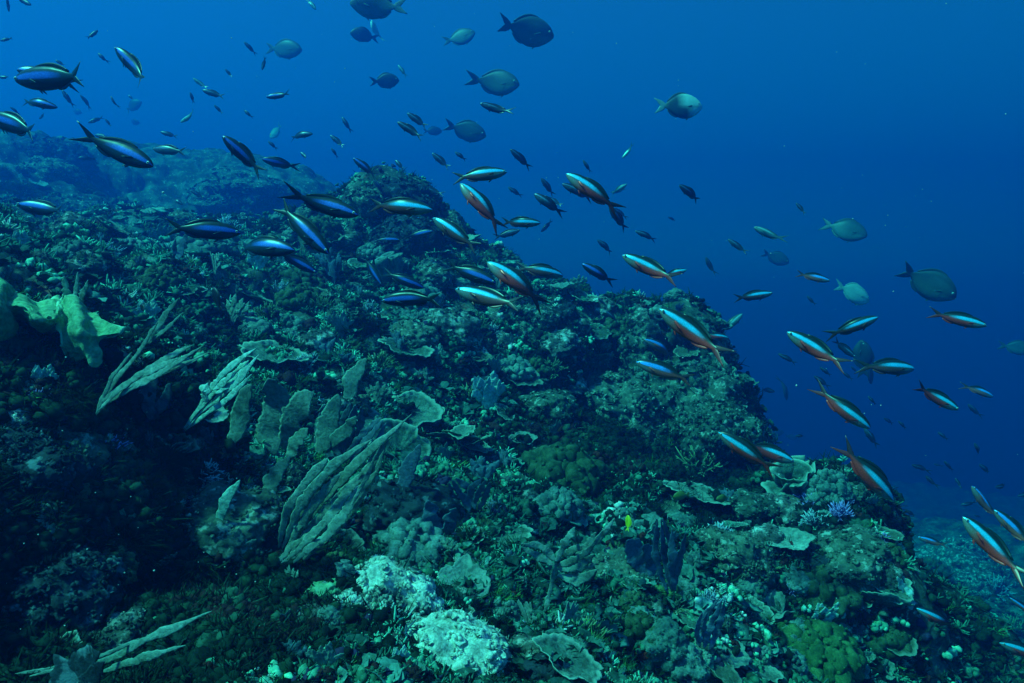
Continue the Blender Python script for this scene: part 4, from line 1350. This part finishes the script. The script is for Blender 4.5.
place("plate_coral", PL["c"], 520, 385, 22, "brownish ledge plate under the white blotched boulders", "coral", PG, k=.5, lift=.4)
place("plate_coral", PL["e"], 60, 660, 24, "dull plate in the dark bottom left corner", "coral", PG, k=.3, lift=.3)
place("plate_coral", PL["d"], 210, 420, 18, "grey green plate at the foot of the bright teal fan", "coral", PG, k=.4, lift=.3)
tc = bpy.data.objects.new("tiered_plate_coral", None); C.objects.link(tc)
loc, nor, d = seat(460, 446); s = 1 / FPX * d
tc.location = loc; tag(tc, "tiered plate coral with scalloped pale rims in the middle of the reef", "coral"); LAND.append((460, 442, "tiered plates"))
for k, (dx, dz, r_, g) in enumerate(zip((-8, 14, 2, -16, 22, 4), (4, 1, 10, 12, 9, 18), (20, 17, 19, 13, 12, 13), [g_plate(20 + i)[0] for i in range(6)])):
    p = link("plate", g.mesh("plate", CM["plate"]), tc, (dx * s, -.02 * k, dz * s)); p.scale = (r_ * s, r_ * s, r_ * s * .8); p.rotation_euler = (.35, .1 * (k % 3 - 1), k * 1.1)
place("plate_coral", g_plate(31)[0].mesh("plate_coral", CM["white"]), 382, 503, 22, "bright white flat coral ledge beside the long strap fan", "coral", PG, k=.6, lift=.3, squash=.8, land="white flat ledge")

# boulders
BO = {}
def bo(seed, mat, **kw):
    key = (seed, mat)
    if key not in BO: BO[key] = (g_boulder(seed, 5, **kw) if mat in ('cabbage',) else g_crusted(seed, **kw)).mesh("boulder_coral", CM[mat])
    return BO[key]
BG = "boulder corals"
place("boulder_coral", bo(1, "crown"), 392, 612, 46, "domed boulder with white patches on its crown at bottom centre", "coral", BG, squash=1.2, land="white capped boulder")
place("boulder_coral", bo(2, "white"), 462, 664, 54, "big bright white rubble coral at the bottom edge", "coral", BG, squash=.9, land="white rubble coral")
place("boulder_coral", bo(3, "white"), 345, 608, 20, "bright pale ridge leaning against the white capped boulder", "coral", BG)
place("boulder_coral", bo(4, "cabbage"), 325, 592, 18, "pale yellow green lump left of the white capped boulder", "coral", BG)
place("boulder_coral", bo(5, "paleblotch"), 115, 636, 34, "pale speckled rock above the strap fronds at bottom left", "rock", BG, land="pale speckled rock")
place("boulder_coral", bo(6, "whiteblotch"), 618, 394, 15, "upper of two white blotched boulders on the upper right slope", "coral", BG, land="white blotched boulders")
place("boulder_coral", bo(7, "whiteblotch"), 602, 408, 15, "lower of two white blotched boulders on the upper right slope", "coral", BG)
place("boulder_coral", bo(8, "paleblotch"), 535, 387, 12, "small white topped lump left of the white blotched boulders", "coral", BG)
place("boulder_coral", bo(9, "rockcoral"), 648, 350, 30, "dark round pinnacle on the reef crest at right", "coral", BG, squash=1.3, land="crest pinnacle")
place("boulder_coral", bo(10, "rockcoral"), 690, 398, 40, "massive dark boulder forming the reef edge at right", "coral", BG, squash=1.2, land="reef edge boulder")
place("boulder_coral", bo(11, "rockcoral"), 722, 432, 34, "outermost dark boulder against the open blue", "coral", BG, squash=1.3)
place("boulder_coral", bo(12, "rockcoral"), 618, 415, 40, "overhanging mottled boulder over the dark cave", "coral", BG, sink=-.3, land="cave overhang")
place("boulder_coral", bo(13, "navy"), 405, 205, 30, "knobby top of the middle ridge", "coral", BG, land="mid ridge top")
place("boulder_coral", bo(14, "rockcoral"), 372, 208, 22, "left summit lump of the middle ridge", "coral", BG)
place("boulder_coral", bo(15, "rockcoral"), 540, 318, 20, "pale green lump on the ridge end below the cyan striped fish", "coral", BG)
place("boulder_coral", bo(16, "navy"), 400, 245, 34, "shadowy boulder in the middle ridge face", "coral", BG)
place("boulder_coral", bo(17, "navy"), 50, 165, 34, "hazy head of the far left reef", "coral", BG, land="far left reef head")
place("boulder_coral", bo(18, "rockcoral"), 250, 192, 42, "hazy flat topped bommie far behind", "coral", BG, squash=.7, land="far table bommie")
place("boulder_coral", bo(19, "paleblotch"), 290, 476, 16, "pale lumpy coral left of the long strap fan", "coral", BG)
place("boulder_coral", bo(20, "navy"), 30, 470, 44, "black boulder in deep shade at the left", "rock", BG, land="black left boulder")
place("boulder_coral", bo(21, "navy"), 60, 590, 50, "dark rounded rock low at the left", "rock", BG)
place("boulder_coral", bo(22, "rockcoral"), 740, 560, 34, "dark mottled mound between fans and right coral mass", "coral", BG)
place("boulder_coral", bo(23, "rockcoral"), 850, 560, 34, "green mottled shoulder of the right coral mass", "coral", BG, land="right coral shoulder")

# soft corals, bushes, branching corals
SO = {}
def so(seed, mat, n=40):
    key = (seed, mat)
    if key not in SO: SO[key] = g_soft(seed, n).mesh("soft_coral", CM[mat])
    return SO[key]
SG = "lobed soft corals"
place("soft_coral", so(1, "olive", 90), 560, 482, 52, "large bumpy green soft coral left of the dark cave", "soft coral", SG, land="bumpy green soft coral")
place("soft_coral", so(2, "lime", 80), 815, 656, 52, "bright lime green soft coral at the lower right bottom edge", "soft coral", SG, land="lime soft coral")
place("soft_coral", so(3, "lime"), 130, 318, 11, "small yellow green tuft behind the cabbage coral", "soft coral", SG)
place("soft_coral", so(4, "lime"), 72, 548, 12, "little green and white lump in the dark left", "soft coral", SG)
place("soft_coral", so(5, "tealsoft"), 262, 332, 14, "left of two round pale heads below the middle ridge", "soft coral", SG)
place("soft_coral", so(6, "tealsoft"), 290, 337, 11, "right of two round pale heads below the middle ridge", "soft coral", SG)
place("soft_coral", so(7, "lime"), 572, 445, 9, "bright green tuft on top of the bumpy green soft coral", "soft coral", SG)
place("soft_coral", so(8, "tealsoft", 60), 828, 490, 22, "pale teal bush on top of the right coral mass", "soft coral", SG, squash=1.4, land="right mass top bush")
place("soft_coral", so(9, "lime"), 668, 592, 16, "soft green patch at the foot of the tall slate fan", "soft coral", SG)
place("soft_coral", so(10, "olive", 60), 640, 640, 34, "brownish green soft coral below the stalked lobed fan", "soft coral", SG)
place("soft_coral", so(11, "rust"), 640, 655, 12, "rusty red patch at bottom right of centre", "sponge", SG)
place("soft_coral", so(12, "rust"), 140, 578, 17, "rusty brown lump in the dark lower left", "sponge", SG)
place("soft_coral", so(13, "rust"), 24, 545, 24, "dark red crust at the left edge", "sponge", SG)
place("soft_coral", so(14, "magenta"), 556, 658, 12, "dark magenta lump at the bottom edge right of the rubble coral", "sponge", SG)
place("soft_coral", so(15, "olive", 60), 880, 640, 34, "olive soft coral beside the lime one at lower right", "soft coral", SG)
place("soft_coral", so(16, "tealsoft", 60), 420, 300, 26, "pale teal soft coral under the stacked dark fish", "soft coral", SG)
place("soft_coral", so(17, "olive", 60), 300, 300, 26, "greenish soft coral below the middle ridge", "soft coral", SG)
BU = [g_bush(i, 420, .011).mesh("hydroid_bush", CM["dark"]) for i in (1, 2)] + [g_bush(i, 420, .012, .2).mesh("hydroid_bush", CM["hair"]) for i in (3, 4)]
HG = "feathery dark bushes"
place("hydroid_bush", BU[0], 162, 468, 36, "black feathery bush between the violet coral and the bright teal fan", "bush", HG, land="black feathery bush")
place("hydroid_bush", BU[2], 125, 548, 46, "shaggy dark green bush above the pale speckled rock", "bush", HG, land="shaggy green bush")
place("hydroid_bush", BU[3], 195, 572, 40, "green hair bush left of the white capped boulder", "bush", HG)
place("hydroid_bush", BU[1], 55, 420, 42, "dark brown bush under the cabbage coral", "bush", HG)
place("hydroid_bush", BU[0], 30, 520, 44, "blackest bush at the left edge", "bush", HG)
place("hydroid_bush", BU[3], 470, 545, 32, "fine green bush above the half round plate", "bush", HG)
place("hydroid_bush", BU[1], 300, 640, 36, "dark bush left below the white capped boulder", "bush", HG)
BR = {}
def brn(seed, mat, n=46, fat=.045):
    key = (seed, mat)
    if key not in BR: BR[key] = g_branch(seed, n, fat).mesh("branching_coral", CM[mat])
    return BR[key]
RG = "branching corals with pale tips"
place("branching_coral", brn(1, "purple"), 108, 455, 26, "violet blue branching coral under the raked narrow fan", "coral", RG, land="violet branching coral")
place("branching_coral", brn(2, "purple", 80), 812, 505, 17, "blue violet branching coral on the right coral mass", "coral", RG, land="blue violet coral")
place("branching_coral", brn(3, "purple"), 866, 566, 13, "small violet coral on the shoulder of the right mass", "coral", RG)
place("branching_coral", brn(4, "purple"), 882, 540, 9, "tiny violet coral at the edge of the right mass", "coral", RG)
place("branching_coral", brn(1, "purple"), 528, 628, 9, "tiny violet coral below the stalked lobed fan", "coral", RG)
place("branching_coral", brn(3, "purple"), 705, 662, 9, "little lilac coral under the dark leaf-like fan", "coral", RG)
place("branching_coral", brn(2, "purple", 80), 792, 590, 11, "lilac branching coral in the middle of the right mass", "coral", RG)
place("branching_coral", brn(1, "purple"), 855, 606, 10, "small lilac coral low on the right mass", "coral", RG)
place("branching_coral", brn(3, "purple"), 265, 470, 11, "violet tuft at the foot of the wide flat sheet", "coral", RG)
place("branching_coral", brn(1, "purple"), 745, 520, 10, "violet tuft at the foot of the reef edge boulder", "coral", RG)
place("branching_coral", brn(2, "purple", 80), 40, 400, 14, "violet clump in the shade under the cabbage coral", "coral", RG)
place("soft_coral", so(11, "rust"), 60, 560, 14, "rust red crust between the dark bushes at lower left", "sponge", SG)
place("soft_coral", so(13, "rust"), 600, 664, 12, "rust brown crust at the bottom edge right of centre", "sponge", SG)
place("soft_coral", so(14, "magenta"), 420, 606, 9, "dull magenta crust on the white capped boulder's side", "sponge", SG)
place("branching_coral", brn(5, "bluewhite"), 205, 478, 22, "white lacy branching coral below the bright teal fan", "coral", RG)
place("branching_coral", brn(6, "bluewhite"), 720, 540, 20, "pale lacy coral on the slope right of the slate fan", "coral", RG)
place("branching_coral", brn(7, "bluewhite"), 885, 626, 12, "pair of pale blue tufts low on the right mass", "coral", RG)
place("branching_coral", brn(5, "bluewhite"), 320, 408, 12, "white tufts right of the wide flat sheet", "coral", RG)
place("branching_coral", brn(6, "bluewhite"), 85, 556, 10, "blue white tuft in the dark left", "coral", RG)
place("branching_coral", brn(8, "greenbranch"), 590, 640, 26, "green tipped branching coral at bottom right of centre", "coral", RG)
place("branching_coral", brn(9, "greenbranch"), 700, 470, 28, "pale specked branching coral right of the cave", "coral", RG)

# ------------------------------------------------------------------ the many smaller corals of the slope
KINDS = {
    "boulder_coral": ("mottled boulder coral", "coral", [g_crusted(100 + i, 130).mesh("boulder_coral", CM[m]) for i, m in enumerate(("rockcoral", "rockcoral", "whiteblotch", "paleblotch", "navy", "tealsoft"))]),
    "soft_coral": ("lobed soft coral", "soft coral", [g_soft(200 + i, 50).mesh("soft_coral", CM[m]) for i, m in enumerate(("olive", "tealsoft", "tealsoft", "tealsoft", "olive"))]),
    "plate_coral": ("thin plate coral", "coral", [g_plate(300 + i)[0].mesh("plate_coral", CM[m]) for i, m in enumerate(("plate", "plate", "brownplate", "teal", "brownplate"))]),
    "branching_coral": ("branching coral", "coral", [g_branch(400 + i, 40).mesh("branching_coral", CM[m]) for i, m in enumerate(("bluewhite", "greenbranch", "greenbranch", "purple"))]),
    "sea_fan": ("flat ragged fan", "sea fan", [g_fan(500 + i).mesh("sea_fan", CM[m]) for i, m in enumerate(("teal", "slate", "teal", "slate", "bright"))]),
    "leaf_coral": ("leafy coral", "coral", [g_leafy(600 + i).mesh("leaf_coral", CM[m]) for i, m in enumerate(("plate", "teal", "brownplate", "tealsoft"))]),
    "tube_sponge": ("short tube sponge", "sponge", [g_tubes(700 + i).mesh("tube_sponge", CM[m]) for i, m in enumerate(("tealsoft", "navy", "rust"))]),
    "hydroid_bush": ("dark feathery bush", "bush", BU),
}
HUE = {"rockcoral": "dark mottled", "whiteblotch": "white blotched", "paleblotch": "pale speckled", "navy": "dark blue", "tealsoft": "teal", "olive": "olive", "lime": "lime green", "plate": "grey green", "brownplate": "dim brown",
       "teal": "grey teal", "bluewhite": "blue white", "greenbranch": "green tipped", "purple": "violet", "slate": "slate blue", "bright": "pale teal", "rust": "rusty", "dark": "blackish", "hair": "dark green"}
MATKEY = {m.name: k for k, m in CM.items()}
PLUR = {"boulder_coral": "smaller boulder corals", "soft_coral": "smaller soft corals", "plate_coral": "smaller plate corals", "branching_coral": "smaller branching corals", "sea_fan": "smaller fans", "leaf_coral": "leafy corals", "tube_sponge": "tube sponges", "hydroid_bush": "smaller bushes"}


def near_words(u, v, skip=0):
    L = sorted(LAND, key=lambda q_: math.hypot(q_[0] - u, (q_[1] - v) * 1.3))[skip]
    dx, dy = u - L[0], v - L[1]
    far = "just " if math.hypot(dx, dy) < 38 else ""
    if abs(dx) > 2.2 * abs(dy): w = "right of" if dx > 0 else "left of"
    elif abs(dy) > 2.2 * abs(dx): w = "below" if dy > 0 else "above"
    else: w = ("lower " if dy > 0 else "upper ") + ("right" if dx > 0 else "left") + " of"
    return far + w + " the " + L[2]


KEEP = [(-10, 140, 268, 385), (90, 215, 335, 420), (180, 262, 345, 440), (280, 400, 425, 570), (335, 440, 585, 650), (400, 525, 620, 683), (515, 610, 520, 620), (255, 320, 375, 455), (425, 500, 420, 462), (20, 290, 575, 683), (535, 600, 440, 510), (605, 775, 405, 505), (775, 900, 420, 490), (350, 450, 150, 250)]


def fill(n):
    r_ = random.Random(21); used = []; labels = set()
    names = list(KINDS); wts = [26, 24, 20, 14, 24, 18, 7, 9]
    tries = 0
    while len(used) < n and tries < 16000:
        tries += 1
        u, v = r_.uniform(2, 1020), r_.uniform(150, 680)
        h = hit(u, v)
        if not h: continue
        px = min(max(r_.lognormvariate(2.9, .45), 7), 44) * (1 if h[2] < 5 else .8)
        if h[2] > 12 or (u > 895 and h[2] < 6): continue
        if any(a < u < b and c < v < e for a, b, c, e in KEEP): continue
        if any(math.hypot(u - a, v - b) < .44 * (px + c) for a, b, c in used): continue
        nm = r_.choices(names, wts)[0]
        if nm == "hydroid_bush" and u > 450: continue
        if nm in ("plate_coral", "sea_fan", "leaf_coral") and u < 150 and v > 400 and r_.random() < .8: continue
        look, cat, meshes = KINDS[nm]; me = r_.choice(meshes)
        mk = MATKEY[me.materials[0].name]
        if (mk == 'purple' and 130 < u < 770) or (mk == 'rust' and (v < 560 or u > 330)): continue
        if nm == 'tube_sponge' and u < 200: continue
        if nm == 'plate_coral' and v < 340 or nm == 'branching_coral': px = min(px, 16)
        hue = HUE[MATKEY[me.materials[0].name]]
        if nm == "hydroid_bush": look = "feathery bush"
        if "mottled" in hue or "blotched" in hue or "speckled" in hue: look = look.replace("mottled ", "")
        sz = "tiny" if px < 11 else "small" if px < 17 else "medium" if px < 24 else "sizeable"
        lab = f"{sz} {hue} {look} {near_words(u, v)}"
        k2 = 1
        while lab in labels and k2 < 9:
            lab = f"{sz} {hue} {look} {near_words(u, v)} and {near_words(u, v, k2)}".replace("just ", ""); k2 += 1
        if lab in labels or len(lab.split()) > 16: continue
        labels.add(lab); used.append((u, v, px))
        kk = {"plate_coral": .55, "sea_fan": .75, "leaf_coral": .6, "branching_coral": .6}.get(nm, .5)
        lift = .3 if nm == "plate_coral" else 0
        place(nm, me, u, v, px * (1.25 if nm in ("sea_fan",) else 1), lab, cat, PLUR[nm], k=kk, spin=r_.uniform(-.9, .9) if nm == "sea_fan" else r_.uniform(0, 6.28), squash=r_.uniform(.8, 1.2), sink=-.02, lift=lift)


fill(520)


# ------------------------------------------------------------------ drifting specks in the water
def specks(n):
    r_ = np.random.default_rng(5); V, T = ICO[1]; vs, ts = [], []
    for i in range(n):
        d = r_.uniform(.9, 7) ; u, v = r_.uniform(-60, 1084), r_.uniform(-40, 640)
        h = hit(u, v)
        if h: d = min(d, h[2] - .2)
        p = np.array(at(u, v, max(d, .6))); s = r_.uniform(.0007, .0018) * (.6 + .3 * d)
        vs.append(V * s * r_.uniform(.6, 1.4, 3) + p); ts.append(T + i * len(V))
    o = link("drifting_particles", mesh_from("drifting_particles", np.vstack(vs), np.vstack(ts), plain_mat("pale_silt", (.55, .6, .5), .9)))
    tag(o, "tiny pale specks drifting in the water", kind="stuff")


specks(260)
